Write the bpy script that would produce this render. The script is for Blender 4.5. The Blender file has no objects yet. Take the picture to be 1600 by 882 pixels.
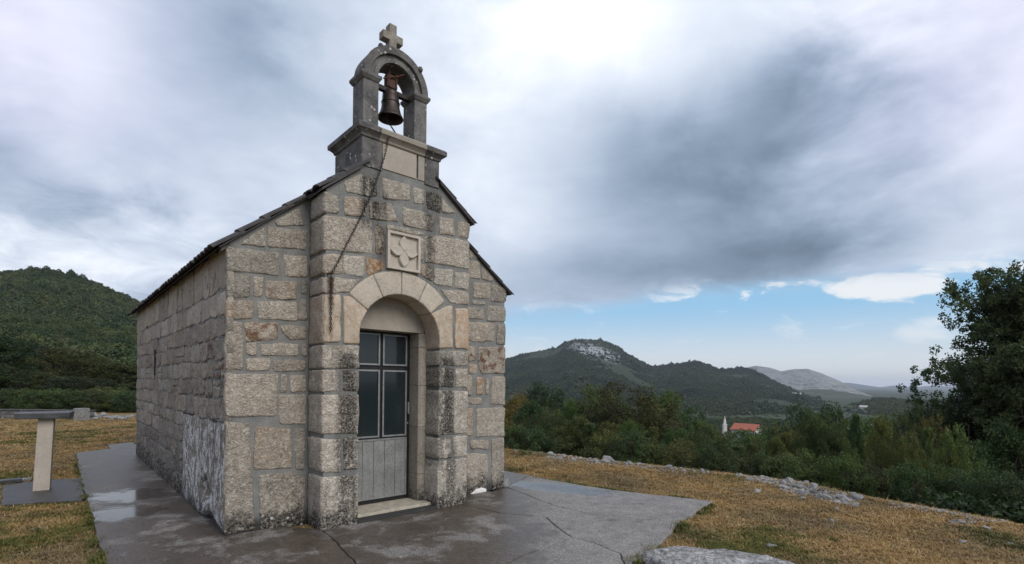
import bpy, bmesh, math, random
import numpy as np
from mathutils import Vector, Matrix, noise

S = bpy.context.scene
COL = S.collection
R = math.radians

# ------------------------------------------------------------------ camera
F_PX, HOR, ROLL, EYE = 797.9, 598.0, 0.0107, 1.6       # focal length and horizon (1600 px wide), roll, eye height
cam_d = bpy.data.cameras.new('camera')
cam = bpy.data.objects.new('camera', cam_d); COL.objects.link(cam); S.camera = cam
cam.location = (0, 0, EYE)
cam.rotation_euler = (Matrix.Rotation(R(90), 3, 'X') @ Matrix.Rotation(ROLL, 3, 'Z')).to_euler()
cam_d.sensor_width = 36.0
cam_d.lens = 36.0 * F_PX / 1600.0
cam_d.shift_y = (HOR - 441.0) / 1600.0
cam_d.clip_end = 40000.0

# ------------------------------------------------------------------ node helper
class NG:
    """small builder for node graphs"""
    def __init__(s, tree): s.t = tree
    def n(s, kind, **kw):
        nd = s.t.nodes.new(kind)
        for k, v in kw.items(): setattr(nd, k, v)
        return nd
    def put(s, sock, v):
        if isinstance(v, bpy.types.NodeSocket): s.t.links.new(v, sock)
        elif v is not None: sock.default_value = v
    def m(s, op, a, b=None, c=None, clamp=False):
        nd = s.n('ShaderNodeMath', operation=op, use_clamp=clamp)
        s.put(nd.inputs[0], a)
        if b is not None: s.put(nd.inputs[1], b)
        if c is not None: s.put(nd.inputs[2], c)
        return nd.outputs[0]
    def add(s, a, b): return s.m('ADD', a, b)
    def sub(s, a, b): return s.m('SUBTRACT', a, b)
    def mul(s, a, b): return s.m('MULTIPLY', a, b)
    def mn(s, a, b): return s.m('MINIMUM', a, b)
    def mx(s, a, b): return s.m('MAXIMUM', a, b)
    def step(s, x, a, b, lo=0.0, hi=1.0):
        nd = s.n('ShaderNodeMapRange', interpolation_type='SMOOTHSTEP')
        s.put(nd.inputs[0], x); s.put(nd.inputs[1], a); s.put(nd.inputs[2], b); s.put(nd.inputs[3], lo); s.put(nd.inputs[4], hi)
        return nd.outputs[0]
    def mix(s, f, a, b, mode='MIX'):
        nd = s.n('ShaderNodeMix', data_type='RGBA', blend_type=mode)
        s.put(nd.inputs[0], f)
        for i, v in ((6, a), (7, b)):
            if isinstance(v, (tuple, list)) and len(v) == 3: v = (*v, 1)
            s.put(nd.inputs[i], v)
        return nd.outputs[2]
    def noise(s, vec, scale, detail=4.0, rough=0.55, dist=0.0):
        nd = s.n('ShaderNodeTexNoise')
        if vec is not None: s.put(nd.inputs['Vector'], vec)
        nd.inputs['Scale'].default_value = scale; nd.inputs['Detail'].default_value = detail
        nd.inputs['Roughness'].default_value = rough; nd.inputs['Distortion'].default_value = dist
        return nd.outputs[0]
    def voro(s, vec, scale, feature='F1', out=0):
        nd = s.n('ShaderNodeTexVoronoi', feature=feature)
        if vec is not None: s.put(nd.inputs['Vector'], vec)
        nd.inputs['Scale'].default_value = scale
        return nd.outputs[out]
    def vmul(s, vec, v):
        nd = s.n('ShaderNodeVectorMath', operation='MULTIPLY'); s.put(nd.inputs[0], vec); nd.inputs[1].default_value = v
        return nd.outputs[0]
    def xyz(s, vec):
        nd = s.n('ShaderNodeSeparateXYZ'); s.put(nd.inputs[0], vec); return nd.outputs
    def bump(s, h, strength, dist, normal=None):
        nd = s.n('ShaderNodeBump'); nd.inputs['Strength'].default_value = strength; nd.inputs['Distance'].default_value = dist
        s.put(nd.inputs['Height'], h)
        if normal is not None: s.put(nd.inputs['Normal'], normal)
        return nd.outputs[0]

def new_mat(name):
    m = bpy.data.materials.new(name); m.use_nodes = True
    g = NG(m.node_tree); b = m.node_tree.nodes['Principled BSDF']
    return m, g, b
def tcoord(g, which='Object'): return g.n('ShaderNodeTexCoord').outputs[which]
def world_pos(g): return g.n('ShaderNodeNewGeometry').outputs['Position']

# ------------------------------------------------------------------ sun, sky, exposure
SUN_EL, SUN_AZ = R(36), R(134)            # azimuth clockwise from +Y: soft fill added behind the viewer's right for bright sky, lifting the facade
sd = bpy.data.lights.new('sky_fill', 'SUN'); sky_fill = bpy.data.objects.new('sky_fill', sd); COL.objects.link(sky_fill)
sd.energy = 1.5; sd.angle = R(36); sd.color = (1.0, 0.95, 0.87)
to_sun = Vector((math.sin(SUN_AZ)*math.cos(SUN_EL), math.cos(SUN_AZ)*math.cos(SUN_EL), math.sin(SUN_EL)))
sky_fill.rotation_euler = to_sun.to_track_quat('Z', 'Y').to_euler()

W = bpy.data.worlds.new('World'); S.world = W; W.use_nodes = True
def build_sky():
    g = NG(W.node_tree)
    bg = W.node_tree.nodes['Background']
    SKY = 0.1
    bg.inputs['Strength'].default_value = SKY
    d = tcoord(g, 'Generated')
    x, y, z = g.xyz(d)
    az = g.mul(g.m('ARCTAN2', x, y), 57.29578)                       # degrees, 0 = straight ahead
    el = g.mul(g.m('ARCSINE', z), 57.29578)
    ns = g.n('ShaderNodeTexSky', sky_type='NISHITA'); ns.sun_disc = False
    ns.sun_elevation = SUN_EL; ns.sun_rotation = SUN_AZ; ns.air_density = 1.0; ns.dust_density = 1.5; ns.ozone_density = 2.0
    # cloud-layer coordinates: far clouds crowd together towards the horizon
    zc = g.add(g.mx(z, 0.0), 0.12)
    cv = g.n('ShaderNodeCombineXYZ'); g.put(cv.inputs[0], g.m('DIVIDE', x, zc)); g.put(cv.inputs[1], g.m('DIVIDE', y, zc)); cv.inputs[2].default_value = 3.7
    cl = cv.outputs[0]
    soft = g.noise(d, 2.1, 6.0, 0.52, 0.35)
    soft2 = g.noise(g.vmul(d, (1.0, 1.0, 1.7)), 4.6, 6.0, 0.55, 0.25)
    layer = g.noise(cl, 0.75, 7.0, 0.56, 0.4)
    wisp = g.noise(g.vmul(d, (1, 1, 3.0)), 9.0, 6.0, 0.6, 0.6)
    wob = g.mul(g.sub(soft2, 0.5), 16.0)
    azw = g.add(az, wob); elw = g.add(el, g.mul(g.sub(soft, 0.5), 11.0))
    def blob(a0, e0, sa, se, wobble=True):
        A, E_ = (azw, elw) if wobble else (az, el)
        a = g.m('DIVIDE', g.sub(A, a0), sa); e = g.m('DIVIDE', g.sub(E_, e0), se)
        r2 = g.add(g.mul(a, a), g.mul(e, e))
        return g.m('EXPONENT', g.mul(r2, -1.0))
    # brightness of the overcast (scene-linear), cloud masses as blobs in azimuth/elevation
    v = g.add(0.60, g.mul(g.sub(soft, 0.5), 0.30))
    v = g.add(v, g.mul(g.sub(soft2, 0.5), 0.40))
    v = g.add(v, g.mul(g.sub(layer, 0.5), 0.14)); v = g.add(v, g.mul(g.sub(wisp, 0.5), 0.13))
    for amp, *b in BLOBS: v = g.add(v, g.mul(blob(*b), amp))
    low = g.mul(g.step(el, 19, 9), g.step(az, -14, -26))
    v = g.add(v, g.mul(low, g.mul(g.sub(wisp, 0.5), 0.75)))
    v = g.m('MINIMUM', g.mx(v, 0.19), 1.05)
    ramp = g.n('ShaderNodeValToRGB'); g.put(ramp.inputs[0], v)
    cr = ramp.color_ramp
    stops = [(0.12, (0.115, 0.158, 0.215)), (0.25, (0.190, 0.262, 0.350)), (0.40, (0.320, 0.408, 0.535)), (0.58, (0.520, 0.600, 0.735)), (0.78, (0.755, 0.82, 0.93)), (1.0, (1.05, 1.08, 1.10))]
    cr.elements[0].position, cr.elements[0].color = stops[0][0], (*stops[0][1], 1)
    cr.elements[1].position, cr.elements[1].color = stops[-1][0], (*stops[-1][1], 1)
    for p, c in stops[1:-1]:
        e = cr.elements.new(p); e.color = (*c, 1)
    cloud = ramp.outputs[0]
    side = g.mul(g.step(g.m('ABSOLUTE', az), 24, 46), g.step(el, 12, 24))
    cloud = g.mix(g.mul(side, 0.8), cloud, g.mix(1.0, cloud, (1.07, 0.985, 1.06), 'MULTIPLY'))   # lilac cast high at both sides
    # clear strip over the right-hand horizon: blue above, pale haze below
    hz = g.step(el, 0.5, 9.0)
    clear = g.mix(hz, (0.80, 0.84, 0.86), (0.30, 0.57, 0.83))
    clear = g.mix(0.12, clear, g.mix(1.0, ns.outputs[0], (SKY, SKY, SKY), 'MULTIPLY'))
    puff = g.step(wisp, 0.50, 0.62)
    band = g.mul(g.step(el, 7.5, 9.0), g.step(az, 2, 26))
    puffs = g.mx(g.mul(puff, g.mul(band, 0.9)), g.mul(g.step(wisp, 0.56, 0.66), g.mul(g.step(el, 1.5, 4.0), 0.35)))
    rag = g.mul(g.sub(wisp, 0.5), 1.6)
    heap = g.add(blob(37.0, 8.6, 6.5, 2.0), rag)
    puffs = g.mx(puffs, g.mul(g.step(heap, 0.42, 0.70), 0.95))
    heap2 = g.add(blob(40.0, 4.6, 3.5, 2.2), rag)
    puffs = g.mx(puffs, g.mul(g.step(heap2, 0.45, 0.9), 0.55))
    clear = g.mix(puffs, clear, (0.84, 0.87, 0.90))
    # underside of the overcast: higher to the left, it reaches the horizon behind the chapel
    edge = g.add(10.0, g.mul(g.sub(wisp, 0.5), 3.0))
    edge = g.sub(edge, g.mul(g.step(az, 24, 2), 2.0))
    open_ = g.mul(g.step(el, g.add(edge, 1.3), g.sub(edge, 1.1)), g.step(az, -16, -6))
    col = g.mix(open_, cloud, clear)
    col = g.mix(1.0, col, (0.76/SKY, 0.76/SKY, 0.76/SKY), 'MULTIPLY')
    g.put(bg.inputs['Color'], col)
# (amplitude, azimuth, elevation, half-width in azimuth, half-height)
BLOBS = [
    ( 0.42,   9, 36, 11,  6), ( 0.17,  -1, 30,  9, 10), ( 0.08,   1, 17,  7,  5),
    (-0.33,  20, 21, 11, 4.5), (-0.32,27.5,28.5, 6, 4.5), (-0.22,  29, 14,  9,  4), (-0.12,  15, 26, 9, 3.5), (-0.17, 19, 13.5, 17, 5.0), (-0.12, 14, 11, 16, 3),
    ( 0.24,  45, 24,  9, 11), ( 0.30,  37, 34, 11,  5), ( 0.20, -43, 27,  7,  8), (-0.15, -30, 31,  8,  8),
    (-0.20, -46, 17,  5,  4), (-0.24, -38, 15,  5, 2.4), ( 0.26, -42, 10,  8,  3), ( 0.16, -33, 14.5, 4,  3), (-0.06, -22, 13, 8, 5),
]
build_sky()

S.view_settings.view_transform = 'Standard'; S.view_settings.look = 'None'
S.view_settings.exposure = 0.50; S.view_settings.gamma = 1.0; S.view_settings.use_curve_mapping = False
S.cycles.max_bounces = 6; S.cycles.diffuse_bounces = 3; S.cycles.transparent_max_bounces = 8; S.cycles.volume_bounces = 0

# ------------------------------------------------------------------ objects
def tag(o, label=None, cat=None, group=None, kind=None):
    if label: o['label'] = label
    if cat: o['category'] = cat
    if group: o['group'] = group
    if kind: o['kind'] = kind
    return o
def empty(name, loc=(0, 0, 0), rz=0.0):
    o = bpy.data.objects.new(name, None); COL.objects.link(o); o.location = loc; o.rotation_euler = (0, 0, rz)
    o.empty_display_size = 0.2
    return o
def mesh_obj(name, me, mat=None, parent=None, color=None):
    o = bpy.data.objects.new(name, me); COL.objects.link(o)
    if mat is not None and not me.materials: me.materials.append(mat)
    if parent is not None: o.parent = parent
    if color is not None: o.color = color
    return o
def pydata(name, v, f, mat=None, parent=None, smooth=False, color=None):
    me = bpy.data.meshes.new(name); me.from_pydata([tuple(p) for p in v], [], f); me.update()
    if smooth: me.shade_smooth()
    return mesh_obj(name, me, mat, parent, color)
def np_mesh(name, V, Q, smooth=False):
    """quads from numpy arrays"""
    me = bpy.data.meshes.new(name)
    k = Q.shape[1]
    me.vertices.add(len(V)); me.vertices.foreach_set('co', np.asarray(V, dtype=np.float32).ravel())
    me.loops.add(Q.size); me.loops.foreach_set('vertex_index', Q.astype(np.int32).ravel())
    me.polygons.add(len(Q)); me.polygons.foreach_set('loop_start', np.arange(0, Q.size, k, dtype=np.int32))
    if smooth: me.polygons.foreach_set('use_smooth', np.ones(len(Q), dtype=bool))
    me.update(calc_edges=True)
    return me
class MB:
    """collects simple solids into one mesh"""
    def __init__(s): s.v = []; s.f = []
    def add(s, v, f):
        n = len(s.v); s.v += [tuple(p) for p in v]; s.f += [tuple(i + n for i in q) for q in f]; return s
    def box(s, x0, x1, y0, y1, z0, z1):
        return s.add([(x0,y0,z0),(x1,y0,z0),(x1,y1,z0),(x0,y1,z0),(x0,y0,z1),(x1,y0,z1),(x1,y1,z1),(x0,y1,z1)],
                     [(3,2,1,0),(4,5,6,7),(0,1,5,4),(1,2,6,5),(2,3,7,6),(3,0,4,7)])
    def prism(s, poly, z0, z1, axes='xyz'):
        """poly in (a,b) extruded along c; axes names which axis is a,b,c"""
        ia, ib, ic = ['xyz'.index(k) for k in axes]
        n = len(poly); v = []
        for c in (z0, z1):
            for a, b in poly:
                p = [0, 0, 0]; p[ia] = a; p[ib] = b; p[ic] = c; v.append(p)
        return s.add(v, [tuple(range(n))[::-1], tuple(range(n, 2*n))] + [(i, (i+1) % n, n+(i+1) % n, n+i) for i in range(n)])
    def tube(s, pts, rad, n=8, cap=True):
        pts = [Vector(p) for p in pts]; v = []; f = []
        rad = rad if isinstance(rad, (list, tuple)) else [rad]*len(pts)
        for i, p in enumerate(pts):
            t = (pts[min(i+1, len(pts)-1)] - pts[max(i-1, 0)]).normalized()
            a = t.orthogonal().normalized() if i == 0 else (a - t*a.dot(t)).normalized()
            b = t.cross(a)
            for k in range(n):
                w = 2*math.pi*k/n; v.append(p + (a*math.cos(w) + b*math.sin(w))*rad[i])
        for i in range(len(pts)-1):
            for k in range(n): f.append((i*n+k, i*n+(k+1) % n, (i+1)*n+(k+1) % n, (i+1)*n+k))
        if cap: f += [tuple(range(n))[::-1], tuple(range((len(pts)-1)*n, len(pts)*n))]
        return s.add(v, f)
    def lathe(s, prof, cx, cy, n=24):
        v = []; f = []
        for r, z in prof:
            for k in range(n):
                w = 2*math.pi*k/n; v.append((cx + r*math.cos(w), cy + r*math.sin(w), z))
        for i in range(len(prof)-1):
            for k in range(n): f.append((i*n+k, i*n+(k+1) % n, (i+1)*n+(k+1) % n, (i+1)*n+k))
        return s.add(v, f)
    def torus(s, M, R_, r, n=10, m=5, stretch=1.0):
        v = []; f = []
        for i in range(n):
            a = 2*math.pi*i/n
            for j in range(m):
                b = 2*math.pi*j/m
                v.append(M @ Vector(((R_+r*math.cos(b))*math.cos(a)*stretch, (R_+r*math.cos(b))*math.sin(a), r*math.sin(b))))
        for i in range(n):
            for j in range(m): f.append((i*m+j, ((i+1) % n)*m+j, ((i+1) % n)*m+(j+1) % m, i*m+(j+1) % m))
        return s.add(v, f)
    def build(s, name, mat, parent=None, smooth=False, bevel=0.0, color=None):
        o = pydata(name, s.v, s.f, None, parent, smooth, color)
        bm = bmesh.new(); bm.from_mesh(o.data)
        bmesh.ops.recalc_face_normals(bm, faces=bm.faces)
        if bevel > 0:
            es = [e for e in bm.edges if len(e.link_faces) == 2 and e.calc_face_angle(0) > 0.6]
            bmesh.ops.bevel(bm, geom=es, offset=bevel, segments=2, affect='EDGES', profile=0.6, clamp_overlap=True)
        bm.to_mesh(o.data); bm.free()
        if smooth:
            o.data.shade_smooth()
        o.data.materials.append(mat)
        return o
def fbm(p, octs=4): return noise.fractal(Vector(p), 1.0, 2.0, octs)

# ------------------------------------------------------------------ survey: camera rays to points in the place
CR, SR = math.cos(ROLL), math.sin(ROLL)
def ray(px, py):
    a = px - 800.0; b = -(py - HOR)
    return Vector(((a*CR - b*SR)/F_PX, 1.0, (a*SR + b*CR)/F_PX))
def ground_at(px, py, z=0.0):
    d = ray(px, py); t = (z - EYE)/d.z
    return (d.x*t, d.y*t)
CH_O = Vector((-2.8615, 5.1238, 0)); CH_TH = 0.7333
CU = Vector((math.cos(CH_TH), math.sin(CH_TH), 0)); CV = Vector((-math.sin(CH_TH), math.cos(CH_TH), 0))
CAMV = Vector((0, 0, EYE))
def on_front(px, py, v):
    d = ray(px, py); t = (v - (CAMV - CH_O).dot(CV))/d.dot(CV); P = CAMV + d*t - CH_O
    return (P.dot(CU), P.z)
def on_side(px, py, u):
    d = ray(px, py); t = (u - (CAMV - CH_O).dot(CU))/d.dot(CU); P = CAMV + d*t - CH_O
    return (P.dot(CV), P.z)

# ------------------------------------------------------------------ materials
RUST_RUN = [(0.886, 0.035, 2.42, 2.74, 0.9), (0.885, 0.022, 2.02, 2.42, 0.45)]      # under the chain hook
def speckle_stone(name, c1, c2, pit=0.5, pit_scale=55.0, bump=0.9, dist=0.012, stains=(), rough=0.85, lichen=0.0, lichen_z=None, crack=0.5, algae=True, lime=False):
    """hammered limestone; obj.color: r = tone, g = dark crust, b = ochre, a = rust"""
    m, g, b = new_mat(name)
    p = tcoord(g)
    X, Y, Z = g.xyz(p)
    oi = g.n('ShaderNodeObjectInfo')
    cr, cg, cb = [o for o in g.n('ShaderNodeSeparateColor').outputs]
    sc = cr.node; g.put(sc.inputs[0], oi.outputs['Color'])
    big = g.noise(p, 5.0, 5.0, 0.6); mid = g.noise(p, 17.0, 4.0, 0.6)
    fine = g.noise(p, pit_scale, 3.0, 0.65, 0.3); fine2 = g.noise(p, pit_scale*2.3, 2.0, 0.6)
    col = g.mix(g.step(big, 0.3, 0.7), c1, c2)
    col = g.mix(g.mul(g.step(mid, 0.5, 0.75), 0.35), col, tuple(k*1.35 for k in c1))
    # ochre iron tint
    och = g.mul(cb, g.step(mid, 0.3, 0.62))
    col = g.mix(och, col, (0.37, 0.20, 0.085))
    rust = g.mul(oi.outputs['Alpha'], g.step(g.noise(p, 9.0, 4.0, 0.6), 0.50, 0.60))
    col = g.mix(rust, col, (0.16, 0.072, 0.032))
    col = g.mix(1.0, col, g.n('ShaderNodeCombineColor').outputs[0], 'MULTIPLY')
    cc = [n for n in m.node_tree.nodes if n.bl_idname == 'ShaderNodeCombineColor'][-1]
    for i in range(3): g.put(cc.inputs[i], g.mul(cr, 2.0))
    for (u0, hw, z0, z1, amt) in RUST_RUN:
        wv = g.add(g.m('ABSOLUTE', g.sub(X, u0)), g.mul(g.sub(mid, 0.5), 0.09))
        k = g.mul(g.step(wv, hw*1.4, hw*0.4), g.mul(g.step(Z, z0-0.10, z0+0.06), g.step(Z, z1+0.03, z1-0.02)))
        col = g.mix(g.mul(k, amt), col, (0.085, 0.042, 0.022))
    # dark crust: per stone, plus run-off streaks
    crust = g.mul(cg, g.step(mid, 0.25, 0.60))
    streak = g.noise(g.vmul(p, (13, 13, 1.6)), 1.0, 3.0, 0.6)
    for (u0, hw, z0, z1, amt) in stains:
        k = g.mul(g.step(g.m('ABSOLUTE', g.sub(X, u0)), hw*1.35, hw*0.55), g.mul(g.step(Z, z0-0.08, z0+0.08), g.step(Z, z1+0.08, z1-0.08)))
        crust = g.mx(crust, g.mul(k, g.mul(amt, g.step(g.add(g.mul(streak, 0.55), g.mul(mid, 0.45)), 0.30, 0.52))))
    if algae:
        foot = g.mul(g.step(g.sub(Z, g.mul(big, 0.55)), 0.10, -0.20), 0.98)
        crust = g.mx(crust, g.mul(foot, g.step(mid, 0.18, 0.5)))
    spk = g.step(g.add(g.mul(fine, 0.7), g.mul(fine2, 0.3)), 0.45, 0.60)                                   # crust is eaten away in specks
    dark_amt = g.mul(crust, g.sub(1.0, g.mul(spk, g.sub(0.86, g.mul(crust, 0.45)))))
    col = g.mix(g.m('MINIMUM', dark_amt, 0.97), col, (0.020, 0.020, 0.019))
    # pits hold dirt
    na = g.noise(p, 19.0, 3.0, 0.62, 1.1); ridge = g.m('ABSOLUTE', g.sub(na, 0.5))
    crk = g.mul(g.mul(g.step(ridge, 0.042, 0.008), g.step(mid, 0.38, 0.56)), crack)
    pits = g.mx(g.mul(g.step(fine, 0.47, 0.35), g.mul(pit, g.step(big, 0.25, 0.65))), crk)
    col = g.mix(pits, col, g.mix(1.0, col, (0.27, 0.25, 0.22), 'MULTIPLY'))
    if lime:
        # washed-out lime run on the corner stones of the long side
        run = g.noise(g.vmul(p, (22, 22, 4.5)), 1.0, 4.0, 0.6)
        ey = g.mul(g.sub(big, 0.5), 1.6); ez = g.mul(g.sub(mid, 0.5), 0.7)
        reg = g.mul(g.mul(g.step(g.add(Y, ey), 2.5, 2.0), g.step(g.add(Z, ez), 1.24, 1.0)), g.mul(g.step(X, 0.16, 0.14), g.step(g.add(Z, g.mul(ey, 0.4)), 0.02, 0.30)))
        reg = g.mul(reg, g.step(Y, -0.012, 0.03))
        reg = g.mul(reg, g.step(g.add(g.mul(big, 0.5), g.mul(run, 0.6)), 0.515, 0.60))
        col = g.mix(g.mul(reg, g.sub(1.0, g.mul(g.step(fine, 0.48, 0.38), 0.8))), col, (0.72, 0.72, 0.71))
    if lichen > 0:
        vd = g.voro(p, 16.0); vr = g.n('ShaderNodeTexVoronoi'); g.put(vr.inputs['Vector'], p); vr.inputs['Scale'].default_value = 16.0
        rnd = g.xyz(vr.outputs['Color'])[0]
        sp = g.mul(g.step(vd, 0.30, 0.20), g.step(rnd, 1.0-lichen, 1.0-lichen+0.03))
        sp = g.mul(sp, g.step(big, 0.45, 0.58))
        if lichen_z: sp = g.mul(sp, g.step(Z, lichen_z, lichen_z*0.5))
        col = g.mix(g.mul(sp, 0.85), col, (0.55, 0.55, 0.52))
    # crystalline white chips
    vw = g.n('ShaderNodeTexVoronoi'); g.put(vw.inputs['Vector'], p); vw.inputs['Scale'].default_value = 30.0
    chip = g.mul(g.step(vw.outputs[0], 0.20, 0.12), g.step(g.xyz(vw.outputs['Color'])[1], 0.965, 0.98))
    col = g.mix(g.mul(chip, 0.8), col, (0.75, 0.74, 0.71))
    g.put(b.inputs['Base Color'], col)
    g.put(b.inputs['Roughness'], rough)
    b.inputs['Specular IOR Level'].default_value = 0.25
    h = g.add(g.mul(fine, 0.8), g.add(g.mul(mid, 1.6), g.add(g.mul(fine2, 0.3), g.mul(g.mn(ridge, 0.12), 5.0))))
    g.put(b.inputs['Normal'], g.bump(h, bump, dist))
    return m

# run-off bands on the portal face: (u, half-width, z from, z to, amount)
BAND = [(1.33, 0.13, 3.30, 4.25, 0.95), (1.47, 0.07, 2.95, 3.75, 0.75), (2.13, 0.12, 3.55, 4.30, 0.95), (2.12, 0.075, 2.85, 3.60, 0.8),
        (1.08, 0.13, 0.0, 1.92, 0.92), (0.94, 0.05, 1.55, 2.0, 0.5), (2.38, 0.13, 0.85, 1.95, 0.95), (2.45, 0.09, 0.0, 0.85, 0.8), (2.30, 0.05, 0.5, 2.0, 0.6),
        (0.84, 0.03, 0.0, 0.5, 0.5), (1.47, 0.05, 2.9, 3.3, 0.7)]
M_STONE = speckle_stone('hammered_limestone', (0.485, 0.443, 0.372), (0.39, 0.355, 0.30), pit=0.72, pit_scale=48, bump=0.9, dist=0.017, lichen=.50, lichen_z=.95, stains=BAND, lime=True)
M_DRESSED = speckle_stone('dressed_limestone', (0.47, 0.425, 0.35), (0.40, 0.36, 0.295), pit=0.5, pit_scale=38, bump=0.4, dist=0.008, crack=0.25, stains=())
M_SMOOTH = speckle_stone('smooth_limestone', (0.46, 0.42, 0.36), (0.40, 0.365, 0.31), pit=0.2, pit_scale=90, bump=0.25, dist=0.003, crack=0.12, algae=False)
M_DARK = speckle_stone('weathered_grey_stone', (0.175, 0.168, 0.158), (0.080, 0.079, 0.079), pit=0.6, pit_scale=60, bump=0.6, dist=0.006, algae=False, lichen=0.6)
M_ROCK = speckle_stone('karst_rock', (0.52, 0.52, 0.50), (0.34, 0.34, 0.33), pit=0.55, pit_scale=30, bump=0.7, dist=0.02, algae=False, lichen=0.2)

def mat_mortar():
    m, g, b = new_mat('grey_mortar'); p = tcoord(g); X, Y, Z = g.xyz(p)
    n1 = g.noise(p, 6, 5, 0.6); n2 = g.noise(p, 60, 3, 0.6)
    col = g.mix(g.step(n1, 0.3, 0.7), (0.16, 0.162, 0.154), (0.235, 0.235, 0.22))
    col = g.mix(g.mul(g.step(n2, 0.55, 0.3), 0.5), col, (0.075, 0.078, 0.077))
    col = g.mix(g.step(g.sub(Z, g.mul(n1, 0.3)), 0.12, -0.10), col, (0.03, 0.03, 0.028))
    for (u0, hw, z0, z1, amt) in BAND:
        k = g.mul(g.step(g.m('ABSOLUTE', g.sub(X, u0)), hw*1.3, hw*0.6), g.mul(g.step(Z, z0-0.08, z0+0.08), g.step(Z, z1+0.08, z1-0.08)))
        col = g.mix(g.mul(k, g.mul(g.step(n2, 0.35, 0.6), amt*0.55)), col, (0.035, 0.035, 0.034))
    g.put(b.inputs['Base Color'], col); b.inputs['Roughness'].default_value = 0.9
    g.put(b.inputs['Normal'], g.bump(g.add(n2, g.mul(n1, 2)), 0.5, 0.008)); return m
M_MORTAR = mat_mortar()

def simple_mat(name, col, rough=0.6, metal=0.0, scale=12.0, var=0.35, bump=0.15, dist=0.004, spec=0.4):
    m, g, b = new_mat(name); p = tcoord(g)
    n1 = g.noise(p, scale, 5, 0.6); n2 = g.noise(p, scale*7, 3, 0.6)
    c = g.mix(g.step(n1, 0.3, 0.7), tuple(k*(1-var) for k in col), tuple(min(1, k*(1+var)) for k in col))
    c = g.mix(g.mul(g.step(n2, 0.55, 0.35), 0.35), c, tuple(k*0.4 for k in col))
    g.put(b.inputs['Base Color'], c); b.inputs['Metallic'].default_value = metal
    g.put(b.inputs['Roughness'], g.m('ADD', rough-0.1, g.mul(n1, 0.2), clamp=True))
    b.inputs['Specular IOR Level'].default_value = spec
    g.put(b.inputs['Normal'], g.bump(g.add(n1, g.mul(n2, 0.4)), bump, dist)); return m
M_TILE = simple_mat('dark_roof_tile', (0.055, 0.050, 0.048), 0.7, scale=9, var=0.4, bump=0.4, dist=0.006)
M_IRON = simple_mat('dark_iron', (0.035, 0.030, 0.027), 0.6, 0.6, scale=30)
M_RUST = simple_mat('rusty_iron', (0.095, 0.040, 0.022), 0.85, 0.1, scale=24, var=0.5)
M_WOOD = simple_mat('red_brown_timber', (0.085, 0.042, 0.032), 0.8, scale=20, var=0.4)
M_BRONZE = simple_mat('tarnished_bronze', (0.060, 0.048, 0.040), 0.48, 0.75, scale=10, var=0.4)
M_BLACK = simple_mat('black_door_frame', (0.012, 0.012, 0.013), 0.45, scale=20, var=0.3, bump=0.05)
M_ALU = simple_mat('grey_aluminium', (0.30, 0.305, 0.30), 0.42, 0.55, scale=14, var=0.15, bump=0.05)
M_SLAT = simple_mat('dull_aluminium_panel', (0.29, 0.295, 0.285), 0.55, 0.35, scale=5, var=0.16, bump=0.05)
M_SLATE = simple_mat('dark_slate', (0.060, 0.066, 0.070), 0.42, scale=7, var=0.35, bump=0.25, dist=0.004)
M_SILL = simple_mat('pale_sill_stone', (0.43, 0.39, 0.31), 0.75, scale=11, var=0.2)
M_WHITEW = simple_mat('white_render', (0.62, 0.60, 0.55), 0.85, scale=1.2, var=0.12)
M_TERRA = simple_mat('terracotta_roof', (0.38, 0.12, 0.07), 0.8, scale=1.5, var=0.25)
M_PALEROOF = simple_mat('pale_roof', (0.52, 0.50, 0.47), 0.7, scale=1.0, var=0.15)
M_TANROOF = simple_mat('tan_roof', (0.34, 0.25, 0.18), 0.85, scale=1.0, var=0.3)
M_BARK = simple_mat('bark', (0.085, 0.070, 0.055), 0.95, scale=16, var=0.4, bump=0.6, dist=0.02)
M_PAD = simple_mat('dark_damp_concrete', (0.055, 0.052, 0.048), 0.5, scale=5, var=0.45, bump=0.4, dist=0.006)
M_LIMEP = simple_mat('white_lime', (0.72, 0.71, 0.68), 0.9, scale=30, var=0.1)

def mat_glass():
    m, g, b = new_mat('dark_window_glass'); p = tcoord(g)
    n = g.noise(p, 3, 3, 0.5)
    g.put(b.inputs['Base Color'], g.mix(n, (0.010, 0.016, 0.019), (0.022, 0.030, 0.034)))
    b.inputs['Roughness'].default_value = 0.09; b.inputs['Specular IOR Level'].default_value = 0.5
    g.put(b.inputs['Normal'], g.bump(n, 0.03, 0.01)); return m
M_GLASS = mat_glass()

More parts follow.
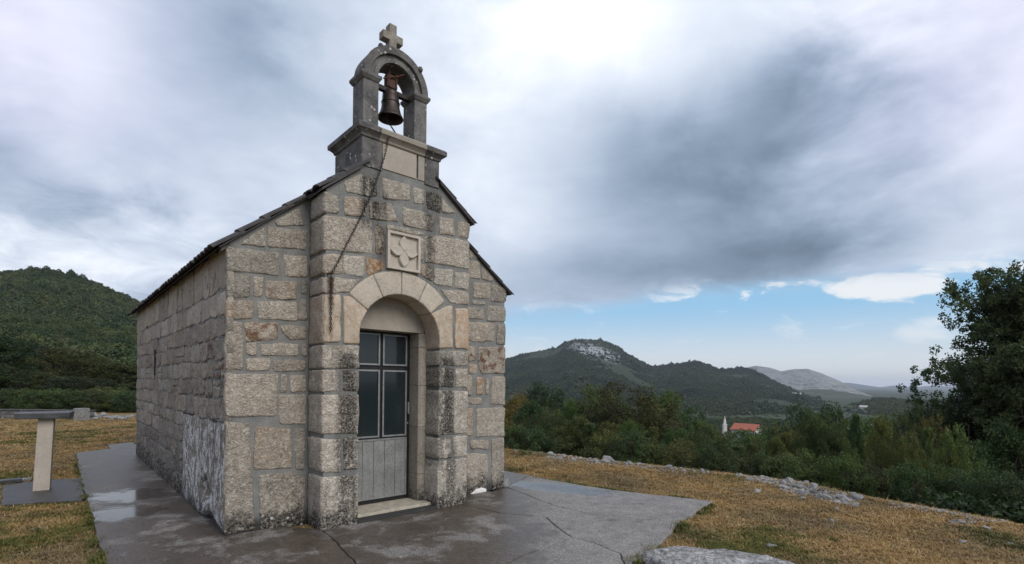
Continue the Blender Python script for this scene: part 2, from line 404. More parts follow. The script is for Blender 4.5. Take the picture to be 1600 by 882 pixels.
def mat_concrete():
    """worn, rain-wet concrete with standing puddles"""
    m, g, b = new_mat('wet_concrete'); p = world_pos(g)
    n1 = g.noise(p, 1.5, 5, 0.62, 0.4); n2 = g.noise(p, 5, 5, 0.6); n3 = g.noise(p, 60, 3, 0.7); n4 = g.noise(p, 22, 3, 0.6)
    dry = g.mix(g.step(n2, 0.3, 0.7), (0.145, 0.133, 0.117), (0.245, 0.231, 0.21))
    n5 = g.noise(p, 120, 2, 0.6)
    dry = g.mix(g.mul(g.step(g.add(g.mul(n3, .5), g.mul(n5, .5)), 0.55, 0.62), 0.75), dry, (0.50, 0.48, 0.43))
    dry = g.mix(g.mul(g.step(g.add(g.mul(n3, .5), g.mul(n5, .5)), 0.46, 0.38), 0.75), dry, (0.06, 0.052, 0.045))
    X, Y, Z = g.xyz(p)
    near = g.step(g.add(X, g.mul(g.sub(n1, 0.5), 1.6)), 0.75, -0.15)
    wet = g.step(g.add(g.add(g.mul(n1, 0.6), g.mul(n2, 0.4)), g.sub(g.mul(near, 0.125), 0.095)), 0.42, 0.54)
    col = g.mix(g.mul(wet, 0.85), dry, g.mix(1.0, dry, (0.26, 0.20, 0.15), 'MULTIPLY'))  # wet concrete; the chapel's dark reflection is tinted into this brown too
    def spot(x0, y0, rx, ry, ang):
        c, s = math.cos(ang), math.sin(ang)
        dx, dy = g.sub(X, x0), g.sub(Y, y0)
        a = g.m('DIVIDE', g.add(g.mul(dx, c), g.mul(dy, s)), rx); e = g.m('DIVIDE', g.sub(g.mul(dy, c), g.mul(dx, s)), ry)
        return g.step(g.add(g.add(g.mul(a, a), g.mul(e, e)), g.mul(g.sub(n2, 0.5), 3.2)), 1.7, 0.35)
    pud = None
    for sp in PUDDLES:
        k = spot(*sp); pud = k if pud is None else g.mx(pud, k)
    g.put(b.inputs['Base Color'], g.mix(g.mul(pud, 0.6), col, (0.03, 0.03, 0.03)))
    r = g.add(0.36, g.mul(g.sub(1.0, wet), 0.26)); r = g.add(r, g.mul(g.sub(n2, 0.5), 0.22)); r = g.add(r, g.mul(g.sub(n3, 0.5), 0.12))
    g.put(b.inputs['Roughness'], g.m('MAXIMUM', g.sub(r, g.mul(pud, 0.6)), 0.11))
    b.inputs['Specular IOR Level'].default_value = 0.38
    h = g.add(g.mul(n3, 0.7), g.add(n4, g.mul(n2, 1.2)))
    nd = g.n('ShaderNodeBump'); nd.inputs['Distance'].default_value = 0.006; g.put(nd.inputs['Strength'], g.mul(g.sub(1.0, g.mul(pud, 0.98)), 0.8)); g.put(nd.inputs['Height'], h)
    g.put(b.inputs['Normal'], nd.outputs[0]); return m
PUDDLES = [(-4.55, 5.95, 0.36, 0.42, 0.6), (-5.15, 6.85, 0.45, 0.45, 0.7), (0.75, 7.6, 0.8, 0.3, -0.5)]
M_CONC = mat_concrete()

def mat_ground():
    m, g, b = new_mat('dry_turf_and_scrub'); p = world_pos(g); X, Y, Z = g.xyz(p)
    n1 = g.noise(p, 0.55, 5, 0.6, 0.4); n2 = g.noise(p, 4.0, 5, 0.65); n3 = g.noise(p, 38, 4, 0.7)
    c = g.mix(g.step(n2, 0.3, 0.7), (0.19, 0.125, 0.055), (0.31, 0.225, 0.105))
    c = g.mix(g.mul(g.step(n1, 0.50, 0.66), 0.75), c, (0.085, 0.088, 0.030))
    c = g.mix(g.mul(g.step(n3, 0.50, 0.36), 0.7), c, (0.045, 0.032, 0.016))
    c = g.mix(g.mul(g.step(n3, 0.60, 0.70), 0.55), c, (0.36, 0.27, 0.15))
    dist = g.m('SQRT', g.add(g.mul(X, X), g.mul(Y, Y)))
    n4 = g.noise(p, 0.05, 6, 0.65); n5 = g.noise(p, 0.35, 4, 0.6)
    far = g.mix(g.step(g.add(g.mul(n4, 0.6), g.mul(n5, 0.4)), 0.35, 0.65), (0.026, 0.042, 0.022), (0.060, 0.078, 0.038))
    c = g.mix(g.step(Z, -0.6, -2.2), c, far)
    c = g.mix(g.step(dist, 30, 45), c, far)
    g.put(b.inputs['Base Color'], c); b.inputs['Roughness'].default_value = 0.95; b.inputs['Specular IOR Level'].default_value = 0.15
    g.put(b.inputs['Normal'], g.bump(g.add(n3, g.mul(n2, 2)), 0.8, 0.03)); return m
M_GROUND = mat_ground()

def mat_hill(name, veg1, veg2, rock, scale, rock_lo, rock_hi):
    """scrub and bare karst; vertex attribute 'rock' says how bare"""
    m, g, b = new_mat(name); p = world_pos(g)
    at = g.n('ShaderNodeAttribute', attribute_name='rock').outputs['Fac']
    n1 = g.noise(p, scale, 6, 0.62, 0.3); n2 = g.noise(p, scale*6, 5, 0.65); n3 = g.noise(p, scale*22, 3, 0.6)
    c = g.mix(g.step(g.add(g.mul(n1, 0.5), g.mul(n2, 0.5)), 0.38, 0.62), veg1, veg2)
    c = g.mix(g.mul(g.step(n3, 0.52, 0.36), 0.6), c, tuple(k*0.45 for k in veg1))
    k = g.step(g.add(at, g.add(g.mul(g.sub(n2, 0.5), 0.9), g.mul(g.sub(n3, 0.5), 0.9))), rock_lo, rock_hi)
    c = g.mix(k, c, g.mix(n3, rock, tuple(q*1.25 for q in rock)))
    g.put(b.inputs['Base Color'], c); b.inputs['Roughness'].default_value = 0.95; b.inputs['Specular IOR Level'].default_value = 0.1
    g.put(b.inputs['Normal'], g.bump(g.add(n3, g.mul(n2, 2.0)), 0.9, 0.25/scale*0.05)); return m

def mat_leaf(name, trans=0.32):
    """obj.color carries the tree's own leaf colour"""
    m, g, b = new_mat(name)
    oi = g.n('ShaderNodeObjectInfo'); p = tcoord(g)
    n1 = g.noise(p, 0.9, 3, 0.6); n2 = g.noise(p, 9.0, 2, 0.6)
    base = oi.outputs['Color']
    c = g.mix(g.step(n1, 0.35, 0.68), g.mix(1.0, base, (0.68, 0.72, 0.72), 'MULTIPLY'), g.mix(1.0, base, (1.45, 1.35, 1.0), 'MULTIPLY'))
    c = g.mix(g.mul(g.step(n2, 0.5, 0.75), 0.5), c, g.mix(1.0, base, (1.9, 1.5, 0.9), 'MULTIPLY'))
    b.inputs['Roughness'].default_value = 0.6; b.inputs['Specular IOR Level'].default_value = 0.25
    g.put(b.inputs['Base Color'], c)
    tr = g.n('ShaderNodeBsdfTranslucent'); g.put(tr.inputs[0], c)
    mx = g.n('ShaderNodeMixShader'); mx.inputs[0].default_value = trans
    out = m.node_tree.nodes['Material Output']
    m.node_tree.links.new(b.outputs[0], mx.inputs[1]); m.node_tree.links.new(tr.outputs[0], mx.inputs[2]); m.node_tree.links.new(mx.outputs[0], out.inputs[0])
    return m
M_LEAF = mat_leaf('leaves')

def mat_scatter(name, cols, patch=0.012, rough=0.8):
    """instanced vegetation: colour varies from plant to plant"""
    m, g, b = new_mat(name)
    oi = g.n('ShaderNodeObjectInfo'); p = world_pos(g)
    ramp = g.n('ShaderNodeValToRGB'); g.put(ramp.inputs[0], oi.outputs['Random'])
    cr = ramp.color_ramp
    cr.elements[0].position = 0.0; cr.elements[0].color = (*cols[0], 1); cr.elements[1].position = 1.0; cr.elements[1].color = (*cols[-1], 1)
    for i, c in enumerate(cols[1:-1]): e = cr.elements.new((i+1)/(len(cols)-1)); e.color = (*c, 1)
    lf = g.noise(p, patch, 4, 0.6)
    c = g.mix(1.0, ramp.outputs[0], g.mix(g.step(lf, 0.33, 0.67), (0.72, 0.76, 0.80), (1.35, 1.25, 1.05)), 'MULTIPLY')
    g.put(b.inputs['Base Color'], c); b.inputs['Roughness'].default_value = rough; b.inputs['Specular IOR Level'].default_value = 0.15
    return m

# ------------------------------------------------------------------ the chapel
WID, LEN, EAVE, PROJ, U1, U2 = 3.694, 7.33, 2.97, 0.404, 0.815, 2.70
RIDGE_U, SLOPE = 1.75, 0.82
def roof_z(u): return EAVE + SLOPE*(u if u < RIDGE_U else (WID - u)*RIDGE_U/(WID - RIDGE_U))
rng = random.Random(7)
chapel = empty('chapel', CH_O, CH_TH)
tag(chapel, 'small grey stone chapel with a bell gable, arched doorway and glazed metal door', 'chapel')

# frames: a point (a, b) on a wall face plus a height h off it
def FR_FRONT(v): return lambda a, b, h: (a, v - h, b)
def FR_SIDE(u): return lambda a, b, h: (u - h, a, b)
def stone_mesh(poly, frame, proud=0.013, depth=0.05, amp=0.009, jit=0.009, seg=0.055, rnd=0.012, seed=0.0, flip=False, grow=0.0):
    P = [Vector((a, b, 0)) for a, b in poly]
    area = sum(P[i].x*P[(i+1) % len(P)].y - P[(i+1) % len(P)].x*P[i].y for i in range(len(P)))
    if area < 0: P = P[::-1]
    # clip corners, resample edges, roughen the outline
    Q = []
    n = len(P)
    for i in range(n):
        a, b, c = P[i-1], P[i], P[(i+1) % n]
        d1, d2 = (a-b), (c-b)
        ang = d1.angle(d2) if d1.length > 1e-6 and d2.length > 1e-6 else math.pi
        r = min(rnd*rng.uniform(0.5, 1.6), d1.length*0.3, d2.length*0.3)
        if ang < 2.6: Q += [b + d1.normalized()*r, b + d2.normalized()*r]
        else: Q.append(b)
    ring = []
    for i in range(len(Q)):
        a, b = Q[i], Q[(i+1) % len(Q)]
        k = max(1, int(math.ceil((b-a).length/seg)))
        for j in range(k): ring.append(a.lerp(b, j/k))
    ring = [p + Vector((noise.noise((p.x*9+seed, p.y*9, 1.3)), noise.noise((p.x*9, p.y*9+seed, 7.7)), 0))*jit*1.6 for p in ring]
    ctr = sum(ring, Vector())/len(ring)
    if grow: ring = [p + (p-ctr).normalized()*grow for p in ring]
    size = min(max(p.x for p in ring)-min(p.x for p in ring), max(p.y for p in ring)-min(p.y for p in ring))
    def inset(d): return [p + (ctr-p).normalized()*min(d, (ctr-p).length*0.6) for p in ring]
    def hgt(p, h): return h + amp*fbm((p.x*7+seed, p.y*7, seed*1.7), 3)
    V, F, N = [], [], len(ring)
    lay = [(ring, -depth, False), (ring, 0.0, False), (inset(0.005), proud*0.75, True), (inset(0.018), proud, True)]
    k = max(1, int(size/0.16))
    for j in range(k):
        t = (j+1)/(k+1)
        lay.append(([p.lerp(ctr, t) for p in inset(0.018)], proud, True))
    for pts, h, nz in lay:
        for p in pts: V.append(frame(p.x, p.y, hgt(p, h) if nz else h))
    V.append(frame(ctr.x, ctr.y, hgt(ctr, proud)))
    for L in range(len(lay)-1):
        for i in range(N): F.append((L*N+i, L*N+(i+1) % N, (L+1)*N+(i+1) % N, (L+1)*N+i))
    o = (len(lay)-1)*N
    for i in range(N): F.append((o+i, o+(i+1) % N, len(V)-1))
    if flip: F = [f[::-1] for f in F]
    me = bpy.data.meshes.new('stone'); me.from_pydata(V, [], F); me.update(); me.shade_smooth()
    return me
def stone(poly, frame, parent, mat, tone=None, crust=0.0, ochre=None, rust=0.0, name='stone', **kw):
    me = stone_mesh(poly, frame, seed=rng.uniform(0, 50), **kw)
    tone = rng.uniform(0.42, 0.56) if tone is None else tone
    ochre = max(0.0, rng.uniform(-0.15, 0.28)) if ochre is None else ochre
    return mesh_obj(name, me, mat, parent, (tone, crust, ochre, rust))

def plate(name, outer, holes, c0, c1, frame, mat, parent):
    """flat wall slab with openings, between heights c0 and c1 off its frame"""
    bm = bmesh.new(); rings = []
    for loop in [outer] + holes:
        rings.append([bm.verts.new(frame(a, b, c1)) for a, b in loop])
    edges = []
    for r in rings: edges += [bm.edges.new((r[i], r[(i+1) % len(r)])) for i in range(len(r))]
    bmesh.ops.triangle_fill(bm, use_beauty=True, use_dissolve=False, edges=edges)
    front = list(bm.faces); back = [[frame(a, b, c0) for a, b in loop] for loop in [outer] + holes]
    m = {}
    for r, bk in zip(rings, back):
        for v, c in zip(r, bk): m[v] = bm.verts.new(c)
    for f in front: bm.faces.new([m[v] for v in reversed(f.verts)])
    for r in rings:
        for i in range(len(r)):
            a, b = r[i], r[(i+1) % len(r)]
            bm.faces.new((a, b, m[b], m[a]))
    bmesh.ops.recalc_face_normals(bm, faces=bm.faces)
    me = bpy.data.meshes.new(name); bm.to_mesh(me); bm.free()
    return mesh_obj(name, me, mat, parent)

ARC_U, ARC_Z, ARC_R = 1.734, 2.088, 0.526
def arc(r, a0, a1, n): return [(ARC_U + r*math.cos(R(a0+(a1-a0)*i/n)), ARC_Z + r*math.sin(R(a0+(a1-a0)*i/n))) for i in range(n+1)]
def doorway(r): return [(ARC_U+r, 0.0)] + arc(r, 0, 180, 18) + [(ARC_U-r, 0.0)]

# --- mortar cores that carry the stones
gable = plate('gable_wall', [(0.012, -0.1), (U1+0.1, -0.1), (U1+0.1, roof_z(U1+0.1)), (0.012, roof_z(0.012))], [], -0.45, 0.0, FR_FRONT(0.0), M_MORTAR, chapel)
gable2 = plate('gable_wall', [(U2-0.1, -0.1), (WID-0.012, -0.1), (WID-0.012, roof_z(WID-0.012)), (U2-0.1, roof_z(U2-0.1))], [], -0.45, 0.0, FR_FRONT(0.0), M_MORTAR, chapel)
BAYTOP = 4.02
hole = doorway(ARC_R+0.012)
bay_out = [(U1+0.012, -0.1)] + [(ARC_U-ARC_R-0.012, -0.1)] + hole[::-1] + [(ARC_U+ARC_R+0.012, -0.1)] + [(U2-0.012, -0.1), (U2-0.012, roof_z(U2)-0.02), (2.21, roof_z(2.21)-0.02), (2.21, BAYTOP+0.02), (1.23, BAYTOP+0.02), (1.23, roof_z(1.23)-0.02), (U1+0.012, roof_z(U1)-0.02)]
bay = plate('portal_bay', bay_out, [], 0.12-PROJ-0.35, 0.0, FR_FRONT(-PROJ), M_MORTAR, chapel)
side = MB().box(0.006, 0.45, 0.02, LEN, 1.16, EAVE).box(0.006, 0.45, 2.31, LEN, -0.1, 1.158).box(0.16, 0.45, 0.02, 2.308, -0.1, 1.158).build('side_wall', M_MORTAR, chapel)
MB().box(WID-0.45, WID-0.012, 0.02, LEN, -0.1, EAVE).build('side_wall', M_MORTAR, chapel)
plate('rear_wall', [(0.46, -0.1), (WID-0.46, -0.1), (WID-0.46, roof_z(WID-0.46)), (RIDGE_U, roof_z(RIDGE_U)), (0.46, roof_z(0.46))], [], -(LEN-0.01), -(LEN-0.45), FR_FRONT(0.0), M_MORTAR, chapel)

# --- stones of the gable wall, left of the portal: corner points as surveyed
GL = [  # points, tone, crust, ochre, rust
 ([(375,382),(396,366),(413,356),(414,385.5)],.46,0,0,0), ([(418.6,355.5),(485,362),(477,391),(419,386)],.44,0,.1,0), ([(430,345),(468,326),(475,353),(433,352)],.46,0,0,0),
 ([(357,387),(435,396),(437,432),(357,422)],.40,.12,0,0), ([(444,399),(482,401),(483,433),(447,432)],.50,0,.15,0),
 ([(357,427),(390,431),(390,464),(357,465)],.44,.35,0,0), ([(396.5,432),(411,433.5),(409,465),(396.5,464)],.53,0,.2,0), ([(416,440),(463,442),(462,468.5),(416,466)],.48,0,.25,.35), ([(470,440),(487,442),(487,460),(471,459)],.33,.2,0,0),
 ([(357,469),(398,471),(395,498),(357,497)],.47,0,.35,.25), ([(401,471.5),(462,473),(464,502),(405,497.5)],.53,0,.08,0), ([(470,469),(485,471),(484,502),(466,500)],.42,.15,0,0),
 ([(357,502),(378,504),(379,577),(357,577)],.46,0,.15,0), ([(383.5,504.5),(434,505),(434,530),(384,533.5)],.52,0,.3,.75), ([(440,509),(482,511),(482,532),(454,531),(441,518)],.46,0,.1,.2),
 ([(385,537),(401,536.5),(400.5,555),(385,555)],.50,0,.2,0), ([(406.5,538),(465,537.5),(466,556),(408,556)],.50,0,.08,0), ([(471,539),(484,539),(484,558),(471,557)],.44,0,.15,0),
 ([(385,560),(422,561),(422,579),(385,579)],.53,0,.15,0), ([(427,564),(485,564),(485.5,580),(427,580)],.43,.1,.1,0),
 ([(356,584),(433.6,585.5),(432,650),(356,652)],.52,.12,.12,0), ([(438,586),(448,586),(448,612.5),(438,612.5)],.44,0,0,0), ([(453,586),(483.5,586.5),(483.6,612),(453.5,612.5)],.52,0,.2,0),
 ([(435.5,618),(484.5,617),(483.6,662),(435.5,662.5)],.47,0,.1,0),
 ([(356,659),(389,663),(391,725),(397,826),(356,833)],.49,.22,.12,0), ([(397,667),(453.5,670.5),(456,730.5),(397,733)],.47,.05,.32,0), ([(461,671),(481,671),(485,733),(462,733)],.40,.1,.1,0),
 ([(403.5,743),(452,739.5),(480,744.5),(485,824),(452,829),(408,827)],.49,.35,.1,0),
]
for pts, t, c, o, r in GL:
    poly = [on_front(x, y, 0.0) for x, y in pts]
    poly = [(-0.006 if x < 358 and a < 0.09 else min(a, U1-0.035), max(b, 0.012)) for (x, y), (a, b) in zip(pts, poly)]
    stone(poly, FR_FRONT(0.0), gable, M_STONE, t*1.1, c, o, r, grow=.007)
# --- right of the portal
GRR = [
 ([(732,386),(747,404),(732,404)],.46,0,.1,0), ([(731,407.5),(748,410),(751,436),(731.5,434)],.52,0,.1,.15), ([(752.6,417),(769.6,435),(769.6,439.6),(752.6,437)],.45,0,.1,0),
 ([(739.7,441.7),(766,443.7),(765,467.5),(740,465)],.49,0,.15,0), ([(769,444),(787,450),(787,472),(768.5,471.6)],.42,.25,0,0), ([(737,470),(758,472),(758,477),(737,476)],.42,0,0,0),
 ([(731,481),(755,482),(755,498.5),(731,497.5)],.44,0,.1,0), ([(761.5,478),(788,480),(788,502),(761,501.5)],.47,.1,0,0), ([(730.5,503.5),(772,506),(771,533.5),(740,534.5),(730.5,529.5)],.50,0,.2,0),
 ([(777.4,507.7),(788,507),(788,538.5),(776,537.5)],.40,.35,0,0), ([(730,541),(741,542),(742,563.5),(730,564)],.52,0,.25,1), ([(747.5,542.5),(787,543),(787,583.5),(751.6,583.5),(748,571.6)],.47,0,.2,.8),
 ([(733,570.5),(745,570.5),(745,583.5),(733,583.5)],.56,0,.5,0), ([(729,587),(736.6,587.5),(736,617.5),(729,617.5)],.48,0,.25,0), ([(744,591),(755.6,591),(754.3,617),(744,617)],.54,0,.75,.2), ([(758.6,592),(763,592),(763,616),(758.6,616)],.48,0,.1,0),
 ([(768,589),(787,589),(787,632),(766.5,632)],.50,.12,.1,0), ([(729,621.5),(752,622.5),(752,632),(729,630.6)],.47,0,.15,0), ([(729,639),(738.6,639.5),(738,680),(729,679.6)],.52,0,.45,0), ([(744,639),(786,637.8),(786,681.6),(744.8,682.5)],.53,.08,.05,0),
 ([(735,689),(763.8,689),(763,701.2),(736,700.7)],.49,0,.2,0), ([(768,688),(786,684.6),(786,762),(768.6,765),(768,744)],.47,.28,.1,0), ([(729,709),(760,709.5),(761.8,734),(758,765),(729,773)],.52,.05,.12,0),
]
for pts, t, c, o, r in GRR:
    poly = [on_front(x, y, 0.0) for x, y in pts]
    poly = [(WID+0.006 if x >= 786 else max(a, U2+0.01), max(b, 0.012)) for (x, y), (a, b) in zip(pts, poly)]
    stone(poly, FR_FRONT(0.0), gable2, M_STONE, t*1.08, c, o, r, grow=.007)
# --- portal bay
BY = [
 ([(505,299),(527.6,308),(528,333),(505,331.7)],.50,.1,0,0), ([(539,283),(563,272.5),(587,279),(588,306.5),(566,305.3),(540.6,299)],.49,.15,0,0), ([(596,279),(639,289.5),(641,313.5),(599,310.5)],.50,.06,.05,0),
 ([(646,293),(664,298),(663,317),(647,319)],.52,0,0,0), ([(667,300),(688,307),(688.5,332),(667,325)],.36,.85,0,0), ([(690,310),(710.5,333.5),(690.5,331.5)],.50,0,.05,0),
 ([(538,307),(574,313),(571,337),(538.5,336)],.51,.1,.35,0), ([(577,314.5),(610.6,318.5),(621,346.5),(601,345.5),(577,342)],.49,.18,.15,0), ([(629,324),(668,334),(677.5,338),(676.5,361),(658.5,359),(630,351)],.50,.1,.08,0),
 ([(685,339),(709,342),(709.5,368.5),(687,366.5)],.50,.12,.1,0), ([(716,347),(731,350),(731,372),(715.6,370)],.50,.1,.2,.1),
 ([(505,337.5),(580,347),(581,396.5),(505,389.5)],.54,.1,.12,0), ([(587,351.5),(600,355),(598,397.5),(587.5,395.5)],.42,.3,.3,.3), ([(604,351),(660,364),(660,368.5),(604,359)],.48,0,.1,0), ([(656.5,373),(661.5,374),(661,406),(656.5,405)],.47,0,.1,0),
 ([(664,368),(731,377),(731,420.5),(664,409)],.55,.08,.08,0), ([(505,397),(533,398),(534,427.5),(505,426.5)],.51,0,.22,.15), ([(537,400),(568.4,402),(568,432.5),(538,426.5)],.58,0,0,0), ([(573,404),(597.5,408),(598.5,421.5),(574.5,430)],.54,0,.95,.15),
 ([(505,433.5),(561,437.8),(545,456.5),(505,457.5)],.56,.04,.08,.3), ([(655.5,414),(675.5,416),(674,439.5),(657.5,429)],.47,0,.3,.15), ([(678.5,419.5),(707,422.5),(706.4,448),(678.8,444)],.58,.12,0,0), ([(711,426),(731,428),(731,452.2),(711,449.5)],.54,.12,0,0),
 ([(687.5,452.5),(731,457),(731,476.5),(703.5,472.5)],.52,0,.12,.1),
]
TALL = [([(710.5,481),(730,482),(730,547.5),(710,544)],.56,.0,.55,0), ([(505,460),(531,460.5),(532,535.5),(505,536)],.57,.0,.3,.25)]
JAMB = [
 ([(505,540),(562,541),(562,575.5),(505,575.5)],.55,.22,.05,.1), ([(505,579),(529,579.5),(529,611.5),(505,612.5)],.54,.12,.08,.1), ([(536.5,580),(562,580.5),(562,610.5),(536.5,610.5)],.42,.55,0,0),
 ([(505,617.5),(562,617.5),(562,678),(505,677.5)],.58,.1,.1,.1), ([(505,686),(531.6,687),(531.6,737.5),(505,737.5)],.58,.15,.05,0), ([(536.5,684.5),(562,683),(562,732.5),(536.5,734.5)],.52,.35,0,0), ([(505,746.5),(562,742.2),(562,824),(512,836),(505,834)],.58,.25,.05,0),
 ([(686,548),(729,550),(729,571.7),(686,571.2)],.52,.45,0,0), ([(686,575),(708.7,575.5),(708.7,604.5),(686,603.5)],.42,.7,0,0), ([(711.8,576.5),(729,577),(729,605),(711.8,605)],.54,.3,.08,0), ([(686,610.5),(729,612),(729,677),(686,679)],.57,.3,0,0),
 ([(686,685),(704,685),(704.7,715),(686,717)],.55,.2,0,0), ([(708.3,682.5),(729,681),(729,712.5),(708.3,714)],.56,.15,0,0), ([(686,721.5),(729,716.5),(729,787),(686,797)],.57,.3,0,0),
]
LI, RI = ARC_U-ARC_R, ARC_U+ARC_R
def fix_bay(pts):
    out = []
    for x, y in pts:
        a, b = on_front(x, y, -PROJ)
        if x <= 506: a = U1-0.006
        elif x >= 729: a = U2+0.006
        elif 561.5 <= x <= 562.5 and y > 540: a = LI
        elif 685.5 <= x <= 686.5 and y > 540: a = RI
        out.append((a, max(b, 0.012)))
    return out
FB = FR_FRONT(-PROJ)
for pts, t, c, o, r in BY: stone(fix_bay(pts), FB, bay, M_STONE, t*1.12, c, o, r, grow=.008)
for pts, t, c, o, r in TALL: stone(fix_bay(pts), FB, bay, M_DRESSED, t, c, o, r, proud=0.02)
for pts, t, c, o, r in JAMB: stone(fix_bay(pts), FB, bay, M_STONE, t*1.2, c, o, r, grow=.004, depth=0.285, proud=0.013, amp=0.010, rnd=0.005, jit=0.006)
# the return face of the bay: the same quoins seen end on
for pts, t, c, o, r in BY + TALL + JAMB:
    if min(x for x, y in pts) > 506: continue
    zs = [on_front(x, y, -PROJ)[1] for x, y in pts if x <= 513]
    z0, z1 = max(min(zs), 0.012), max(zs)
    stone([(-PROJ-0.006, z0), (-0.03, z0), (-0.03, z1-0.004), (-PROJ-0.006, z1)], FR_SIDE(U1), bay, M_STONE, t*0.95, c*0.8, o, r*0.3, proud=0.016, flip=True)
# voussoirs round the arch
cuts = [0, 40.5, 64.5, 90.6, 117.5, 145.0, 180]
R_OUT = 0.795
for i in range(1, 5):
    a0, a1 = cuts[i]+0.35, cuts[i+1]-0.35
    stone(arc(ARC_R, a0, a1, 5) + arc(R_OUT, a0, a1, 3)[::-1], FB, bay, M_DRESSED, rng.uniform(.53, .58), 0, .08, 0, name='voussoir', depth=0.285, proud=0.012, amp=0.002, jit=0.001, rnd=0.004)
spr_r = arc(ARC_R, -5, cuts[1]-0.4, 7)
stone([(RI, on_front(687, 545, -PROJ)[1])] + [p for p in spr_r if p[1] > 2.02] + [on_front(698, 478, -PROJ), on_front(706, 478, -PROJ), on_front(706.7, 544, -PROJ)], FB, bay, M_DRESSED, .55, 0, .35, 0, name='springer', depth=0.285, proud=0.02, amp=0.005, jit=0.002, rnd=0.006)
spr_l = arc(ARC_R, cuts[5]+0.4, 185, 7)
stone([on_front(536.5, 537.5, -PROJ), on_front(535.5, 462.5, -PROJ), on_front(547, 463.5, -PROJ)] + [p for p in spr_l if p[1] > 2.0] + [(LI, 2.005)], FB, bay, M_DRESSED, .57, 0, .4, 0, name='springer', depth=0.285, proud=0.02, amp=0.005, jit=0.002, rnd=0.006)

# --- long side: coursed rubble running back from the corner
COURSE = [0.0, 0.30, 0.52, 0.74, 0.98, 1.16, 1.40, 1.60, 1.80, 2.03, 2.26, 2.52, 2.97]
r2 = random.Random(21)
BLK = 2.28                                                          # one great limewashed block at the corner foot
for i in range(len(COURSE)-1):
    z0, z1 = COURSE[i]+0.010, COURSE[i+1]-0.010
    if i == 0: z0 = 0.012
    v = -0.004 if i >= 5 else BLK+0.02; first = True
    while v < LEN-0.05:
        w = r2.uniform(0.22, 0.75) if i < 10 else r2.uniform(0.28, 0.52)
        e = min(v+w, LEN-0.004)
        if LEN-e < 0.16: e = LEN-0.004
        d0, d1, d2, d3 = [r2.uniform(-0.022, 0.022) for _ in range(4)]
        if i == 0: d0 = d1 = 0
        crust = 0.10 + (0.8 if i == 0 else 0.4 if i < 3 else 0.0) + r2.uniform(0, .25)
        jw = r2.uniform(0.012, 0.03); kw = dict(flip=True, amp=0.016, jit=0.014, rnd=0.03, proud=r2.uniform(.001, .008))
        tn, oc = r2.uniform(.37, .54), max(0, r2.uniform(-.2, .3)); ru = 0.8 if (v < 0.9 and 1.35 < z0 < 2.2 and r2.random() < .6) else 0
        mt_ = M_STONE if i < 10 else M_DRESSED
        if i in (6, 7, 8) and r2.random() < .18 and not first:      # small stones split the course
            zm = (z0+z1)/2 + r2.uniform(-.03, .03)
            stone([(v, z0+d0), (e-jw, z0+d1), (e-jw, zm-.01), (v, zm-.01)], FR_SIDE(0.0), side, mt_, tn, crust, oc, ru, **kw)
            stone([(v, zm+.01), (e-jw, zm+.01), (e-jw, z1+d2), (v, z1+d3)], FR_SIDE(0.0), side, mt_, tn*1.08, crust, oc, 0, **kw)
        else:
            stone([(v, z0+d0), (e-jw, z0+d1), (e-jw, z1+d2), (v, z1+d3)], FR_SIDE(0.0), side, mt_, tn, crust, oc, ru, **kw)
        v = e; first = False
def smooth_(a, b, x):
    t = min(1.0, max(0.0, (x-a)/(b-a))); return t*t*(3-2*t)
def great_block():
    nu, nz = 76, 40; V = []; F = []
    for j in range(nz+1):
        for i in range(nu+1):
            b, z = -0.006 + (BLK+0.006)*i/nu, 0.012 + (1.13 + 0.035*noise.noise((i*.09, 2.0, 5.0)))*j/nz
            b += 0.02*noise.noise((j*.15, 7.0, 3.0))*i/nu
            edge = min(i, nu-i, j, nz-j)/3.0
            h = 0.014*min(1, edge)**0.5 + 0.020*fbm((b*3.2, z*3.2, 4.0), 4)*min(1, edge) + 0.010*fbm((b*13, z*13, 9.0), 2)*min(1, edge)
            dd = math.hypot((b-0.86)/0.23, (z-0.33)/0.15) + 0.35*noise.noise((b*5, z*5, 1)); h -= 0.15*smooth_(1.15, 0.65, dd)
            dd = abs(b-0.55)/0.55 + max(0, z-0.02)/0.14 + 0.3*noise.noise((b*6, z*6, 4)); h -= 0.07*smooth_(1.1, 0.6, dd)
            V.append((-h, b, z))
    for j in range(nz):
        for i in range(nu): k = j*(nu+1)+i; F.append((k, k+nu+1, k+nu+2, k+1))
    rim_ = [k for k in range(nu+1)] + [j*(nu+1)+nu for j in range(1, nz+1)] + [nz*(nu+1)+i for i in range(nu-1, -1, -1)] + [j*(nu+1) for j in range(nz-1, 0, -1)]
    n0 = len(V)
    for k in rim_: V.append((0.06, V[k][1], V[k][2]))
    m = len(rim_)
    for q in range(m): F.append((rim_[q], rim_[(q+1) % m], n0+(q+1) % m, n0+q))
    return pydata('stone', V, F, M_STONE, side, True, (.36, .40, .05, 0))
great_block()
# a slit window
MB().box(-0.026, -0.006, 4.70, 4.76, 1.66, 2.09).build('slit_window', M_BLACK, side)
# a lime splash where the wall meets the apron, right of the portal
a0, b0 = on_front(745, 768, 0.0)
lp = [(a0-0.16, 0.0), (a0+0.15, 0.0), (a0+0.17, 0.06), (a0+0.07, 0.10), (a0-0.03, 0.085), (a0-0.12, 0.03)]
stone(lp, FR_FRONT(0.0), gable2, M_LIMEP, .5, 0, 0, 0, name='lime_splash', proud=0.035, amp=0.01)

